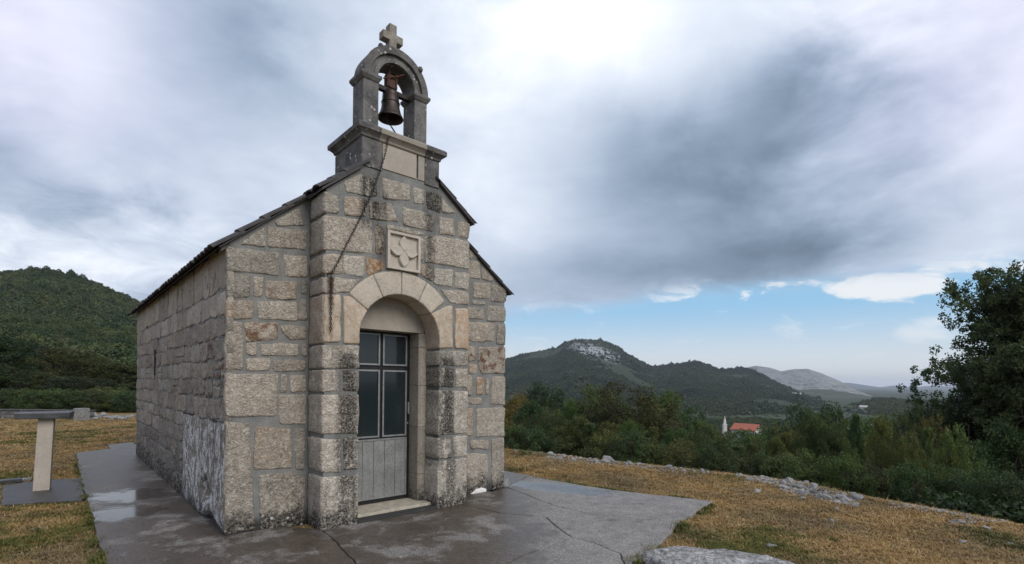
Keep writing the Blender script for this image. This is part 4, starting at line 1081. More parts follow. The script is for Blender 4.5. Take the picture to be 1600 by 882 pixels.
# the rubble rim of the terrace
RIM = [((805,704),(880,714),16,.025,.05,'left end of the rubble rim, nearest the chapel'), ((855,711),(960,722),56,.025,.075,'rubble rim under the slim trees, left of the big boulder'), ((960,722),(1110,739),42,.025,.065,'rubble rim between the big boulder and the small conifers'), ((1150,742),(1215,754),34,.025,.06,'rubble rim below the red roof'), ((1215,754),(1340,784),112,.026,.075,'thick bank of rubble on the right rim'), ((1390,784),(1570,815),40,.015,.035,'thin far right part of the rubble rim')]
for (a, b, n, s0, s1, where) in RIM:
    for i in range(n):
        t = r4.random(); px = a[0]+(b[0]-a[0])*t; py = a[1]+(b[1]-a[1])*t + r4.gauss(0, 2.6 if n < 100 else 5.0)
        x, y = gpt(px, py)
        rock(x, y, r4.uniform(s0, s1)*(1.0 if r4.random() < .9 else 1.6), 'broken pale limestone in the ' + where, 'rubble along the rim of the lawn')
SINGLE = [((949, 716), .17, 'largest grey boulder in the rubble rim, in front of the thin twiggy bush'), ((1341, 778), .13, 'round dark grey boulder among the pale rubble on the right rim'), ((985, 725), .10, 'bright white rock on the rim below the twiggy bush'),
          ((1044, 729), .09, 'pale pointed rock alone on the rim below the red roof'), ((1183, 768), .065, 'flat white stone on the grass right of the concrete corner'), ((1300, 814), .05, 'pinkish stone lying in the middle of the right lawn'),
          ((1205, 853), .06, 'half buried grey stone near the bottom of the right lawn'), ((1504, 846), .045, 'thin white stone lying below the small heap of grey stones'), ((1577, 850), .055, 'white block of stone at the far right edge of the lawn'), ((1540, 826), .05, 'white stone flat in the grass under the ivy hedge')]
for (q, s, l) in SINGLE: rock(*gpt(*q), s, l, tone=.6 if 'white' in l else .45, crust=.1)
for i in range(16):
    q = (r4.uniform(1482, 1526), 817 + r4.gauss(0, 3)); rock(*gpt(*q), r4.uniform(.028, .055), 'grey stone in the small heap on the right lawn', 'small heap of stones on the right lawn', crust=.4)
for i in range(46):
    q = (r4.uniform(1130, 1600), 0); py = 760 + (q[0]-1130)*.09 + r4.uniform(8, 95); rock(*gpt(q[0], min(py, 876)), r4.uniform(.010, .026), 'small pale stone scattered in the grass of the right lawn', 'small stones scattered on the right lawn', 'stone_chip', sink=.35)
for i in range(60):
    q = (r4.uniform(130, 208), 652 + r4.gauss(0, 2.0)); rock(*gpt(*q), r4.uniform(.07, .17), 'grey rubble at the foot of the trees behind the left lawn', 'rubble along the back of the left lawn', 'rubble_stone', tone=.42)
for i in range(8):
    q = (r4.uniform(0, 12), 649 + r4.gauss(0, 2)); rock(*gpt(*q), r4.uniform(.10, .2), 'white rubble beside the low wall at the left edge', 'white rubble at the left edge', 'rubble_stone', tone=.62)
for (cx, cy, n, sp) in ((67, 825, 16, 11), (35, 848, 14, 14), (60, 866, 10, 18), (20, 870, 8, 12)):
    for i in range(n):
        q = (cx + r4.gauss(0, sp), min(880, cy + r4.gauss(0, 4))); rock(*gpt(*q), r4.uniform(.008, .019), 'white stone chip scattered on the left lawn', 'white stone chips on the left lawn', 'stone_chip', tone=.62, crust=0, sink=.3)
for q, s in (((40, 752), .07), ((47, 749), .05)): rock(*gpt(*q), s, 'white stone on the edge of the pad behind the stone table', 'white stones on the pad edge', tone=.65, crust=0)
rock(*W2(WID+.10, .10), .14, 'pinkish stone standing against the right corner of the chapel', tone=.5, k=3, sink=-.2, crust=.1)
# splinters between the rubble, too many to count
mbg = MB(); tmpl = [([v.co.copy() for v in me.vertices], [tuple(p.vertices) for p in me.polygons]) for me in ROCKS[:3]]
for (a, b, n, s0, s1, where) in RIM:
    for i in range(n*9):
        t = r4.random(); q = (a[0]+(b[0]-a[0])*t, a[1]+(b[1]-a[1])*t + r4.gauss(0, 3.2 if n < 100 else 5.5)); x, y = gpt(*q)
        if noise.noise((x*1.3, y*1.3, 2.0)) < -.15: continue
        M = Matrix.Translation((x, y, base_z(x, y)+.005)) @ Matrix.Rotation(r4.uniform(0, 6.28), 4, 'Z') @ Matrix.Rotation(r4.uniform(-.5, .5), 4, 'X') @ Matrix.Scale(r4.uniform(.009, .028), 4)
        vv, ff = tmpl[i % 3]; mbg.add([M @ v for v in vv], ff)
gr = mbg.build('gravel', M_ROCK, None, color=(.52, .12, 0, 0)); tag(gr, 'pale stone splinters lying between the rubble on the rim', 'gravel', None, 'stuff')
# flat lichened boulder in the foreground
bm = bmesh.new(); bmesh.ops.create_icosphere(bm, subdivisions=5, radius=1.0)
for v in bm.verts:
    p = v.co.copy(); d = 1 + .10*noise.noise(p*1.3) + .05*noise.noise(p*4) + .018*noise.noise(p*11)
    zq = max(-1, min(1, p.z*2.2)); rg = 1-2*abs(noise.noise(p*2.3 + Vector((4, 1, 2)))); v.co = Vector((p.x*.70*d, p.y*.34*d, (zq*.085 + .022*rg + .02*noise.noise(p*2.5) + .012*noise.noise(p*9) + .006*noise.noise(p*22))))
me = bpy.data.meshes.new('boulder'); bm.to_mesh(me); bm.free(); me.shade_smooth()
bo = mesh_obj('boulder', me, M_ROCK, None, (.60, .62, .03, 0)); bo.location = (1.86, 4.36, -.005); bo.rotation_euler = (0, 0, R(-19))
tag(bo, 'large flat lichen spotted boulder at the bottom edge beside the concrete', 'boulder')

# ------------------------------------------------------------------ hills
def hill(name, ridge_px, D, D0, z0, mat, back=1.0, nx=160, ny=70, rock_fn=None, rough=0.02, power=1.0, ridge_n=0.0):
    """ridge surveyed at distance D; the slope runs down to z0 at distance D0"""
    R_ = [((px-800)/F_PX*D, EYE + ray(px, py).z*D) for px, py in ridge_px]
    xs = np.array([a for a, b in R_]); zs = np.array([b for a, b in R_])
    X = np.linspace(xs[0], xs[-1], nx); ZR = np.interp(X, xs, zs)
    k = np.hanning(5); k /= k.sum(); ZR = np.convolve(np.pad(ZR, 2, mode='edge'), k, 'valid')
    V = []; F = []; rk = []
    H = max(zs)-z0
    for j in range(ny):
        t = j/(ny-1)*1.6
        y = D0 + (D-D0)*t
        for i in range(nx):
            x = X[i]*(0.10+0.90*y/D)
            if t <= 1: s = t**power; s = s*(1-0.35*math.sin(math.pi*s)*(0.5+0.5*noise.noise((x/H*0.6, 3.1, t*2))))
            else: s = 1-((t-1)/0.6)**2*back
            z = z0 + (ZR[i]-z0)*s
            env = min(1, 4*t)*(abs(1-t) if t <= 1 else (t-1))
            n = noise.fractal(Vector((x/H*2.2, y/H*2.2, 1.0)), 1.0, 2.0, 5)
            z += H*rough*n*(2.6*min(1, env*2.2) + ridge_n)
            V.append((x, y, z)); rk.append(rock_fn(x, y, z, t) if rock_fn else 0.0)
    for j in range(ny-1):
        for i in range(nx-1): F.append((j*nx+i, j*nx+i+1, (j+1)*nx+i+1, (j+1)*nx+i))
    o = pydata(name, V, F, mat, None, True)
    a = o.data.attributes.new('rock', 'FLOAT', 'POINT'); a.data.foreach_set('value', np.array(rk, dtype=np.float32))
    tag(o, kind='structure')
    return o, np.array(V).reshape(ny, nx, 3), np.array(rk).reshape(ny, nx)
def px_of(x, y, z): return (800 + x/y*F_PX, HOR - (z-EYE)/y*F_PX)
def rock_main(x, y, z, t):
    px, py = px_of(x, y, z)
    r = -0.55
    # the bare limestone face under the summit, leaning down to the right
    c = 541 + (px-900)*0.27; d = abs(py-c)
    if t < 1.01: r += 0.86*math.exp(-((px-930)/68)**2)*math.exp(-(d/19)**2)
    r += 0.45*math.exp(-((px-845)/28)**2)*math.exp(-((py-588)/14)**2)
    r += 0.42*math.exp(-((px-1060)/22)**2)*math.exp(-((py-590)/9)**2)
    r += 0.45*math.exp(-((px-1195)/60)**2)*math.exp(-((py-608)/20)**2)
    return r
M_HILL_L = mat_hill('wooded_hill', (0.022, 0.036, 0.016), (0.045, 0.060, 0.026), (0.30, 0.30, 0.28), 0.02, 0.55, 0.8)
M_HILL_M = mat_hill('scrub_hill', (0.024, 0.040, 0.022), (0.052, 0.066, 0.036), (0.27, 0.28, 0.285), 0.006, 0.0, 0.30)
M_HILL_G = mat_hill('bare_hill', (0.060, 0.075, 0.052), (0.10, 0.11, 0.082), (0.26, 0.265, 0.265), 0.004, -0.15, 0.30)
M_HILL_F = mat_hill('far_hill', (0.045, 0.062, 0.042), (0.085, 0.10, 0.066), (0.30, 0.30, 0.28), 0.002, 0.1, 0.5)
hl, VL, _ = hill('hill', [(-500,560),(-300,500),(-150,462),(-60,436),(0,429),(40,423),(80,424),(120,435),(170,457),(215,472),(270,494),(330,520),(400,548),(500,580),(600,600),(700,612)], 380, 48, -0.8, M_HILL_L, power=1.15, rough=0.012)
hm, VM, RKM = hill('hill', [(450,640),(600,606),(700,582),(787,563),(830,550),(866,545),(882,535),(905,531),(940,532),(962,540),(988,559),(1018,574),(1045,571),(1072,567),(1086,565),(1102,569),(1122,577),(1145,577),(1162,575),(1180,581),(1222,602),(1260,619),(1300,634),(1400,650)], 1500, 520, -38, M_HILL_M, rock_fn=rock_main, nx=260, ny=90, rough=0.010, power=1.1, ridge_n=0.2)
hg, _, _ = hill('hill', [(1000,640),(1060,610),(1120,585),(1180,571.5),(1205,575),(1220,580.5),(1240,577),(1262,576.5),(1285,584),(1315,597),(1345,614),(1375,630),(1420,640)], 2700, 1300, -40, M_HILL_G, rough=0.012, ridge_n=0.3, rock_fn=lambda x, y, z, t: 0.1 if t > .25 else -.5)
hw, VW, _ = hill('hill', [(1150,668),(1210,655),(1260,646),(1300,640),(1340,634),(1372,624),(1405,627),(1440,630),(1500,628),(1600,626),(1800,630),(2000,640)], 900, 420, -38, M_HILL_M, rock_fn=lambda x, y, z, t: -.6, rough=0.02, ridge_n=0.5)
hf, _, _ = hill('hill', [(1100,622),(1250,621),(1310,617),(1345,615.5),(1380,616.5),(1420,618),(1470,617),(1560,618),(1700,617),(2000,625)], 5200, 3200, -45, M_HILL_F, rough=0.04, ridge_n=0.2)
mt, _, _ = hill('mountains', [(1000,612),(1200,611),(1290,600),(1325,598),(1352,602),(1378,606),(1396,602),(1425,606),(1452,603),(1480,604),(1530,603),(1600,607),(1800,607),(2200,612)], 8200, 6600, -45, M_HILL_F, rough=0.05, ridge_n=0.25)

# ------------------------------------------------------------------ trees
def leaves_np(C, rad, n, size, rs, flat=0.75, asp=0.55, up=0.35):
    """n leaves about each centre: rhombs with random set"""
    C = np.repeat(C, n, axis=0); rad = np.repeat(rad, n)
    d = rs.normal(size=(len(C), 3)); d /= np.linalg.norm(d, axis=1)[:, None]
    P = C + d*(rad*rs.uniform(0.15, 1.0, len(C))**0.6)[:, None]*np.array([1, 1, flat])
    a = rs.normal(size=(len(C), 3)); a[:, 2] = a[:, 2]*0.6 - 0.1; a /= np.linalg.norm(a, axis=1)[:, None]
    nrm = rs.normal(size=(len(C), 3)) + d*0.6; nrm[:, 2] += up
    b = np.cross(nrm, a); b /= np.linalg.norm(b, axis=1)[:, None] + 1e-9
    s = (size*rs.uniform(0.6, 1.3, len(C)))[:, None]
    V = np.stack([P - a*s*0.5, P + b*s*asp*0.5, P + a*s*0.5, P - b*s*asp*0.5], axis=1).reshape(-1, 3)
    return V
def leaf_mesh(V):
    Q = np.arange(len(V)).reshape(-1, 4)
    me = np_mesh('crown', V, Q); me.materials.append(M_LEAF); return me
def branch(mb, a, b, r0, r1, rs, wig=0.08, n=5, sides=5):
    a, b = np.array(a, float), np.array(b, float); L = np.linalg.norm(b-a)
    pts = [a]
    for i in range(1, n):
        t = i/n; pts.append(a+(b-a)*t + rs.normal(size=3)*wig*L*0.35 + np.array([0, 0, math.sin(t*math.pi)*0.08*L]))
    pts.append(b)
    mb.tube([tuple(p) for p in pts], [r0+(r1-r0)*i/n for i in range(n+1)], sides, cap=False)
    return pts
def make_broad(seed, H=1.0, wid=0.42, n_cl=150, n_lf=75, leaf=0.026, clump=0.085, lo=0.22, limbs=11, open_=0.0):
    """unit-height broadleaf: limbs reach into a lumpy crown"""
    rs = np.random.RandomState(seed); mb = MB()
    zc, rz = (1+lo)/2, (1-lo)/2
    lob = [(rs.normal(size=3), rs.uniform(.12, .34)) for _ in range(9)]
    pts = []
    while len(pts) < n_cl:
        d = rs.normal(size=3); d /= np.linalg.norm(d)
        k = 1.0
        for c, s in lob:
            c = c/np.linalg.norm(c); k += s*(max(0, d.dot(c))**5) - s*0.18
        r = rs.uniform(0.25, 1.0)**0.42*k*(0.86)
        taper = 1.0 - 0.22*max(0, d[2])
        p = np.array([d[0]*wid*r*taper, d[1]*wid*r*taper, zc + d[2]*rz*r])
        if p[2] > 0.06: pts.append(p)
    pts = np.array(pts); zmin, zmax = pts[:, 2].min(), pts[:, 2].max()
    pts[:, 2] = lo + (pts[:, 2]-zmin)/(zmax-zmin)*(.96-lo); pts[:, :2] *= wid/np.percentile(np.hypot(pts[:, 0], pts[:, 1]), 94)
    top = np.array([rs.normal()*0.03, rs.normal()*0.03, 0.72])
    tr = branch(mb, (0, 0, -0.04), top, 0.030, 0.007, rs, 0.07, 7, 7)
    idx = rs.permutation(len(pts))
    ends = []
    for i in idx[:limbs]:
        e = pts[i]; s = tr[min(len(tr)-2, max(1, int(e[2]*0.75/0.72*7*0.8)))]
        br = branch(mb, s, e, 0.012, 0.003, rs, 0.10, 5, 5); ends += br[2:]
    E_ = np.array(ends)
    for i in idx[limbs:limbs+60]:
        e = pts[i]; j = np.argmin(((E_-e)**2).sum(1)); branch(mb, E_[j], e, 0.004, 0.0012, rs, 0.12, 3, 4)
    V = leaves_np(pts, rs.uniform(.6, 1.25, len(pts))*clump, n_lf, leaf, rs)
    return mb, V
def make_twiggy(seed, n_st=26, leaf=0.022, n_lf=26):
    rs = np.random.RandomState(seed); mb = MB(); C = []
    for i in range(n_st):
        a = rs.uniform(0, 6.283); sp = rs.uniform(.08, .50); h = rs.uniform(.55, 1.0)*(1-.35*sp)
        b = (math.cos(a)*.05, math.sin(a)*.05, -.03); e = (math.cos(a)*sp, math.sin(a)*sp, h)
        p = branch(mb, b, e, .007, .0018, rs, .07, 6, 4)
        for q in p[2:]:
            for _ in range(4): C.append(q + rs.normal(size=3)*.045)
        for q in p[3:]:
            e2 = q + rs.normal(size=3)*np.array([.09, .09, .06]) + np.array([0, 0, .05]); branch(mb, q, e2, .0025, .0009, rs, .1, 2, 3); C.append(e2)
    C = np.array(C)
    return mb, leaves_np(C, np.full(len(C), .055), n_lf, leaf, rs)
def make_conifer(seed, tiers=15, leaf=0.045):
    rs = np.random.RandomState(seed); mb = MB(); C = []; Rr = []
    branch(mb, (0, 0, -.04), (0.01, 0, .98), .022, .003, rs, .01, 6, 6)
    for t in range(tiers):
        z = .10 + .86*t/tiers; L = .30*(1-z)**.8 + .02
        for k in range(9):
            a = rs.uniform(0, 6.283); l = L*rs.uniform(.55, 1.15)
            e = np.array([math.cos(a)*l, math.sin(a)*l, z + l*.28*rs.uniform(.4, 1.3)])
            branch(mb, (0, 0, z), e, .005, .0012, rs, .05, 2, 3)
            for q in (0.45, .72, 1.0):
                C.append(np.array([0, 0, z]) + (e-np.array([0, 0, z]))*q); Rr.append(.045)
    C = np.array(C)
    return mb, leaves_np(C, np.array(Rr), 24, leaf, rs, .7, .16, .2)
def proto(fn, *a, **k):
    mb, V = fn(*a, **k)
    tm = bpy.data.meshes.new('trunk'); tm.from_pydata(mb.v, [], mb.f); tm.update(); tm.shade_smooth(); tm.materials.append(M_BARK)
    return tm, leaf_mesh(V)
P_BROAD = [proto(make_broad, 1), proto(make_broad, 2, wid=.36, lo=.15), proto(make_broad, 3, wid=.48, lo=.18, n_cl=170), proto(make_broad, 4, wid=.40, lo=.12, clump=.075)]
P_SHRUB = [proto(make_broad, 11, wid=.62, lo=.02, n_cl=110, n_lf=60, leaf=.045, clump=.14, limbs=8), proto(make_broad, 12, wid=.75, lo=.0, n_cl=110, n_lf=60, leaf=.05, clump=.15, limbs=8)]
P_TWIG = [proto(make_twiggy, 21), proto(make_twiggy, 22, 34, n_lf=34)]
P_CON = [proto(make_conifer, 31), proto(make_conifer, 32, 18)]
DARK, MID, OLIVE, YEL, PINE, LIGHT = (.054, .084, .038), (.084, .120, .044), (.118, .128, .046), (.165, .140, .042), (.066, .106, .044), (.104, .145, .050)
r5 = random.Random(3)
def tree(kind, pr, px, Y, top, wpx, col, label, group=None, unit_w=0.84, zbase=None):
    x = (px-800)/F_PX*Y; zb_ = base_z(x, Y) if zbase is None else zbase
    ztop = EYE + ray(px, top).z*Y; h = max(1.0, ztop-zb_)
    o = empty(kind, (x, Y, zb_), r5.uniform(0, 6.28)); w = wpx/F_PX*Y/unit_w
    o.scale = (w, w, h)
    a = mesh_obj('trunk', pr[0], None, o); b = mesh_obj('crown', pr[1], None, o, (*[c*r5.uniform(.88, 1.12) for c in col], 1))
    tag(o, label, kind.replace('_', ' '), group); return o
FG = 'trees below the rim of the lawn'
def spot(px):
    for lim, s in ((850, 'beside the chapel corner'), (905, 'near the dark rounded tree'), (960, 'left of the twiggy bush'), (1030, 'behind the twiggy bush'), (1075, 'right of the twiggy bush'), (1120, 'near the left conifer'), (1150, 'under the white steeple'), (1195, 'under the red roof'),
                   (1240, 'right of the red roof'), (1300, 'around the dark broad tree'), (1345, 'below the tan village roofs'), (1400, 'under the low wooded hill'), (1450, 'left of the big tree'), (1500, 'at the left of the big tree'), (9999, 'under the big tree')):
        if px < lim: return s
tree('tree', P_BROAD[0], 810, 22, 613, 78, YEL, 'yellowing young tree at the right corner of the chapel')
tree('tree', P_BROAD[2], 857, 29, 595, 100, DARK, 'dark rounded tree behind the yellowing one beside the chapel')
tree('tree', P_BROAD[1], 897, 21, 622, 66, MID, 'mid green slim tree between the dark rounded tree and the twiggy bush')
tree('bush', P_TWIG[1], 985, 17.5, 598, 175, (.050, .053, .022), 'large thin twiggy bush with bare stems rising behind the rubble boulder', unit_w=1.0)
tree('tree', P_TWIG[0], 1015, 25, 604, 90, OLIVE, 'tall thin olive tree behind the twiggy bush', unit_w=1.0)
tree('pine_tree', P_CON[0], 1090, 19, 648, 62, PINE, 'green pointed conifer below the main hill, left of the white spire', unit_w=.6)
tree('pine_tree', P_CON[1], 1047, 17, 664, 60, LIGHT, 'light green small conifer right of the twiggy bush', unit_w=.6)
tree('tree', P_BROAD[0], 1253, 27, 627, 104, DARK, 'dark broad tree standing above the others right of the red roof')
tree('pine_tree', P_CON[1], 1284, 13.5, 683, 70, (.05, .07, .03), 'light green pointed young conifer in front of the dark broad tree', unit_w=.6)
tree('tree', P_BROAD[3], 1328, 24, 670, 84, OLIVE, 'olive yellow tree below the tan village roofs')
tree('tree', P_BROAD[1], 1384, 20, 663, 84, OLIVE, 'olive bushy tree left of the big tree, below the low wooded hill')
tree('tree', P_BROAD[2], 1452, 19, 622, 90, DARK, 'dark tree close behind the big tree at its left side')
tree('pine_tree', P_CON[0], 1156, 16.5, 690, 66, PINE, 'small conifer straight below the red roof', unit_w=.6)
FILL = [(930, 30, 630, 90, 0, MID), (955, 36, 640, 90, 2, DARK), (1040, 32, 640, 90, 1, MID), (1068, 26, 662, 70, 3, DARK), (1122, 24, 672, 54, 0, DARK), (1130, 36, 676, 70, 2, MID), (1180, 22, 677, 90, 1, MID), (1160, 40, 670, 90, 2, DARK), (1186, 46, 673, 90, 0, MID), (1140, 50, 668, 80, 3, MID), (1232, 36, 668, 60, 0, MID), (1228, 22, 664, 64, 3, OLIVE),
        (1225, 34, 655, 80, 2, MID), (1300, 32, 662, 80, 1, DARK), (1355, 30, 678, 90, 0, MID), (1410, 26, 676, 80, 2, MID), (1420, 17, 700, 80, 3, OLIVE), (1480, 15, 668, 90, 1, MID), (1530, 14, 640, 110, 2, DARK), (1340, 16, 716, 80, 0, OLIVE),
        (1230, 17, 704, 80, 1, DARK), (1390, 15, 726, 80, 2, DARK), (1455, 13, 722, 90, 3, DARK), (1520, 12, 716, 100, 0, DARK), (1580, 12, 690, 110, 1, DARK), (1105, 18, 694, 60, 2, MID), (1010, 20, 668, 70, 0, MID), (870, 18, 665, 60, 3, MID), (830, 19, 655, 60, 1, DARK), (925, 18, 672, 66, 2, DARK)]
for px, Y, top, w, k, c in FILL: tree('tree', P_BROAD[k], px, Y, top-(30 if not 1105 < px < 1240 else 0), w*1.15, c, {DARK: 'dark', MID: 'mid green', OLIVE: 'olive'}[c] + (' tall' if top < 665 else ' low') + ' tree in the wood ' + spot(px), FG)
for i in range(34):
    px = 795 + i*23.5 + r5.uniform(-8, 8)
    rimpy = np.interp(px, [790, 950, 1100, 1250, 1400, 1520, 1600], [700, 720, 736, 752, 778, 802, 816])
    x0, y0 = gpt(px, rimpy); Y = y0 + r5.uniform(1.6, 3.6)*(1.0 if px < 1300 else .75)
    tree('shrub', P_SHRUB[i % 2], px, Y, rimpy - r5.uniform(14, 42), r5.uniform(50, 80), r5.choice([DARK, MID, MID, OLIVE, DARK]), 'dense shrub at the stony rim ' + spot(px), 'shrubs just below the rim of the lawn', unit_w=1.2)

for i in range(24):
    px = 900 + i*26 + r5.uniform(-9, 9)
    rimpy = np.interp(px, [790, 950, 1100, 1250, 1400, 1520, 1600], [700, 720, 736, 752, 778, 802, 816]); top = np.interp(px, [900, 1080, 1120, 1215, 1250, 1420, 1520], [655, 668, 688, 688, 664, 672, 660]) + r5.uniform(-34, 6)*(1 if not 1110 < px < 1235 else .35)
    x0, y0 = gpt(px, rimpy); Y = y0 + r5.uniform(2.6, 6.0); c = r5.choice([MID, MID, LIGHT, OLIVE, PINE]); con = i % 4 == 1
    tree('pine_tree' if con else 'tree', P_CON[i % 2] if con else P_BROAD[(1, 3, 0)[i % 3]], px, Y, top, r5.uniform(46, 66), c, ('young conifer' if con else 'young leafy tree') + ' close below the rim ' + spot(px), 'young trees close below the rim', unit_w=.6 if con else .84)

# the big tree at the right edge
def big_tree():
    rs = np.random.RandomState(77); mb = MB(); C = []
    H = 8.6
    tr = branch(mb, (0, 0, -.3), (.25, .1, 6.6), .26, .05, rs, .03, 9, 9)
    for i in range(30):
        k = rs.randint(2, 9); s = tr[k]; a = rs.uniform(0, 6.283) if i % 3 else rs.uniform(2.5, 3.8)
        L = rs.uniform(1.7, 3.2)*(1.0-.055*max(0, k-4)); el = rs.uniform(.05, .75) if k < 7 else rs.uniform(.5, 1.3)
        e = s + np.array([math.cos(a)*math.cos(el), math.sin(a)*math.cos(el), math.sin(el)])*L
        p = branch(mb, s, e, .075, .014, rs, .10, 6, 6)
        for q in p[2:]:
            for _ in range(4):
                e2 = q + rs.normal(size=3)*np.array([.55, .55, .38]) + np.array([0, 0, .12])
                p2 = branch(mb, q, e2, .014, .004, rs, .12, 3, 4)
                C += [p2[2], p2[3]] if len(p2) > 3 else [p2[-1]]
                for _ in range(3):
                    e3 = e2 + rs.normal(size=3)*np.array([.26, .26, .20]); branch(mb, e2, e3, .004, .0015, rs, .1, 2, 3); C.append(e3)
    C = np.array(C)
    C = C[C[:, 2] > .5]
    return mb, leaves_np(C, rs.uniform(.10, .25, len(C)), 58, .085, rs, .9, .6, .3)
mb_, Vb = big_tree()
bt = empty('tree', ((1622-800)/F_PX*13.2, 13.2, base_z((1622-800)/F_PX*13.2, 13.2)), 0.0)
tag(bt, 'big dark spreading tree at the right edge, its branches against the sky', 'tree')
mb_.build('trunk', M_BARK, bt, smooth=True); mesh_obj('crown', leaf_mesh(Vb), None, bt, (.062, .092, .042, 1))
bt.scale = (.74, .85, .99)

# ivy hedge below the rim at the right edge
rs = np.random.RandomState(9)
C = np.stack([rs.uniform(-1.3, 1.3, 900), rs.uniform(-.45, .45, 900), rs.uniform(-.6, .0, 900)], 1)
C = C[(np.abs(C[:, 1]) > .3) | (C[:, 2] > -.16) | (np.abs(C[:, 0]) > 1.15)]
hx, hy = 7.35, 7.0
hd_ = mesh_obj('ivy_hedge', leaf_mesh(leaves_np(C, np.full(len(C), .10), 14, .075, rs, 1, .8, .5)), None, None, (.028, .050, .022, 1))
hd_.location = (hx, hy, EYE + ray(1570, 789).z*hy - .03); hd_.rotation_euler = (0, 0, R(-28))
tag(hd_, 'low clipped ivy hedge under the big tree at the right edge', 'hedge')

# wood behind the left lawn
LT = [(-70, 31, 505, 120, 2, DARK), (-10, 32, 519, 100, 0, DARK), (35, 35, 528, 95, 1, DARK), (72, 33, 533, 88, 3, DARK), (108, 33, 541, 92, 2, MID), (148, 36, 556, 90, 0, MID), (186, 34, 566, 84, 1, MID), (222, 36, 570, 84, 3, MID), (262, 38, 575, 90, 0, MID),
      (20, 27, 572, 84, 3, DARK), (66, 28, 580, 80, 0, MID), (112, 27, 588, 78, 1, DARK), (152, 28, 590, 78, 2, DARK), (196, 28, 596, 74, 3, MID), (238, 29, 600, 80, 0, MID), (-30, 27, 560, 90, 1, DARK)]
for px, Y, top, w, k, c in LT: tree('tree', P_BROAD[k], px, Y, top, w*1.12, tuple(v*.62 for v in c), ('tall' if Y > 30 else 'lower') + ' green tree behind the left lawn, ' + ('at the left edge' if px < 40 else 'behind the stone table' if px < 125 else 'between the table and the chapel' if px < 210 else 'partly behind the chapel'), 'trees in the wood behind the left lawn')
for i in range(16):
    px = -40 + i*19; Y = 24.0 + r5.uniform(0, 1.8)
    tree('shrub', P_SHRUB[i % 2], px, Y, r5.uniform(605, 632), r5.uniform(42, 64), r5.choice([DARK, MID, DARK]), 'dark shrub at the back of the left lawn, ' + ('behind the low wall' if px < 105 else 'right of the pier'), 'shrubs at the back of the left lawn', unit_w=1.2)

# ------------------------------------------------------------------ scattered woods (beyond counting)
def blob_mesh(seed, n=420, leaf=.135, mat=None):
    rs = np.random.RandomState(seed); pts = []
    d = rs.normal(size=(n, 3)); d[:, 2] = np.abs(d[:, 2]); d /= np.linalg.norm(d, axis=1)[:, None]
    lob = rs.normal(size=(5, 3)); lob /= np.linalg.norm(lob, axis=1)[:, None]
    k = 1 + .28*np.max(np.maximum(0, d @ lob.T)**4, axis=1) - .12
    P = d*(k*rs.uniform(.72, 1.0, n))[:, None]*np.array([.5, .5, .78])
    V = leaves_np(P, np.full(n, .03), 1, leaf, rs, 1, .8, .6)
    me = np_mesh('clump', V, np.arange(len(V)).reshape(-1, 4)); me.materials.append(mat); return me
def scatter(name, pts, scl, protos, label, cat, seed=0, tilt=0.0, zs=None):
    me = bpy.data.meshes.new(name); n = len(pts)
    me.vertices.add(n); me.vertices.foreach_set('co', np.asarray(pts, np.float32).ravel())
    rs = np.random.RandomState(seed)
    for nm, arr in (('scl', scl), ('rot', rs.uniform(0, 6.283, n)), ('tl', rs.uniform(-tilt, tilt, n)), ('which', rs.randint(0, len(protos), n).astype(np.float32))):
        a = me.attributes.new(nm, 'FLOAT', 'POINT'); a.data.foreach_set('value', np.asarray(arr, np.float32))
    o = bpy.data.objects.new(name, me); COL.objects.link(o)
    ng = bpy.data.node_groups.new(name, 'GeometryNodeTree'); ng.is_modifier = True
    ng.interface.new_socket('Geometry', in_out='INPUT', socket_type='NodeSocketGeometry'); ng.interface.new_socket('Geometry', in_out='OUTPUT', socket_type='NodeSocketGeometry')
    L = ng.links.new; gi = ng.nodes.new('NodeGroupInput'); go = ng.nodes.new('NodeGroupOutput'); jn = ng.nodes.new('GeometryNodeJoinGeometry')
    def attr(nm): q = ng.nodes.new('GeometryNodeInputNamedAttribute'); q.data_type = 'FLOAT'; q.inputs[0].default_value = nm; return q.outputs[0]
    rot = ng.nodes.new('ShaderNodeCombineXYZ'); L(attr('tl'), rot.inputs[0]); L(attr('rot'), rot.inputs[2])
    for k, pm in enumerate(protos):
        po = bpy.data.objects.new('clump', pm)
        oi = ng.nodes.new('GeometryNodeObjectInfo'); oi.inputs['Object'].default_value = po; oi.inputs['As Instance'].default_value = True
        cmp_ = ng.nodes.new('ShaderNodeMath'); cmp_.operation = 'COMPARE'; L(attr('which'), cmp_.inputs[0]); cmp_.inputs[1].default_value = k; cmp_.inputs[2].default_value = .1
        ip = ng.nodes.new('GeometryNodeInstanceOnPoints'); L(gi.outputs[0], ip.inputs['Points']); L(cmp_.outputs[0], ip.inputs['Selection']); L(oi.outputs['Geometry'], ip.inputs['Instance'])
        L(rot.outputs[0], ip.inputs['Rotation']); L(attr('scl'), ip.inputs['Scale']); L(ip.outputs[0], jn.inputs[0])
    L(jn.outputs[0], go.inputs[0])
    md = o.modifiers.new('scatter', 'NODES'); md.node_group = ng
    tag(o, label, cat, None, 'stuff'); return o
M_WOOD_L = mat_scatter('woodland', [(.038, .060, .030), (.054, .080, .034), (.068, .094, .040), (.090, .104, .046), (.046, .070, .034)])
M_WOOD_M = mat_scatter('scrubland', [(.044, .064, .038), (.050, .070, .042), (.058, .076, .044), (.048, .066, .040)], 0.006)
BL = [blob_mesh(i, mat=M_WOOD_L) for i in range(4)]
BM_ = [blob_mesh(i+9, 110, .26, mat=M_WOOD_M) for i in range(3)]
rs = np.random.RandomState(4)
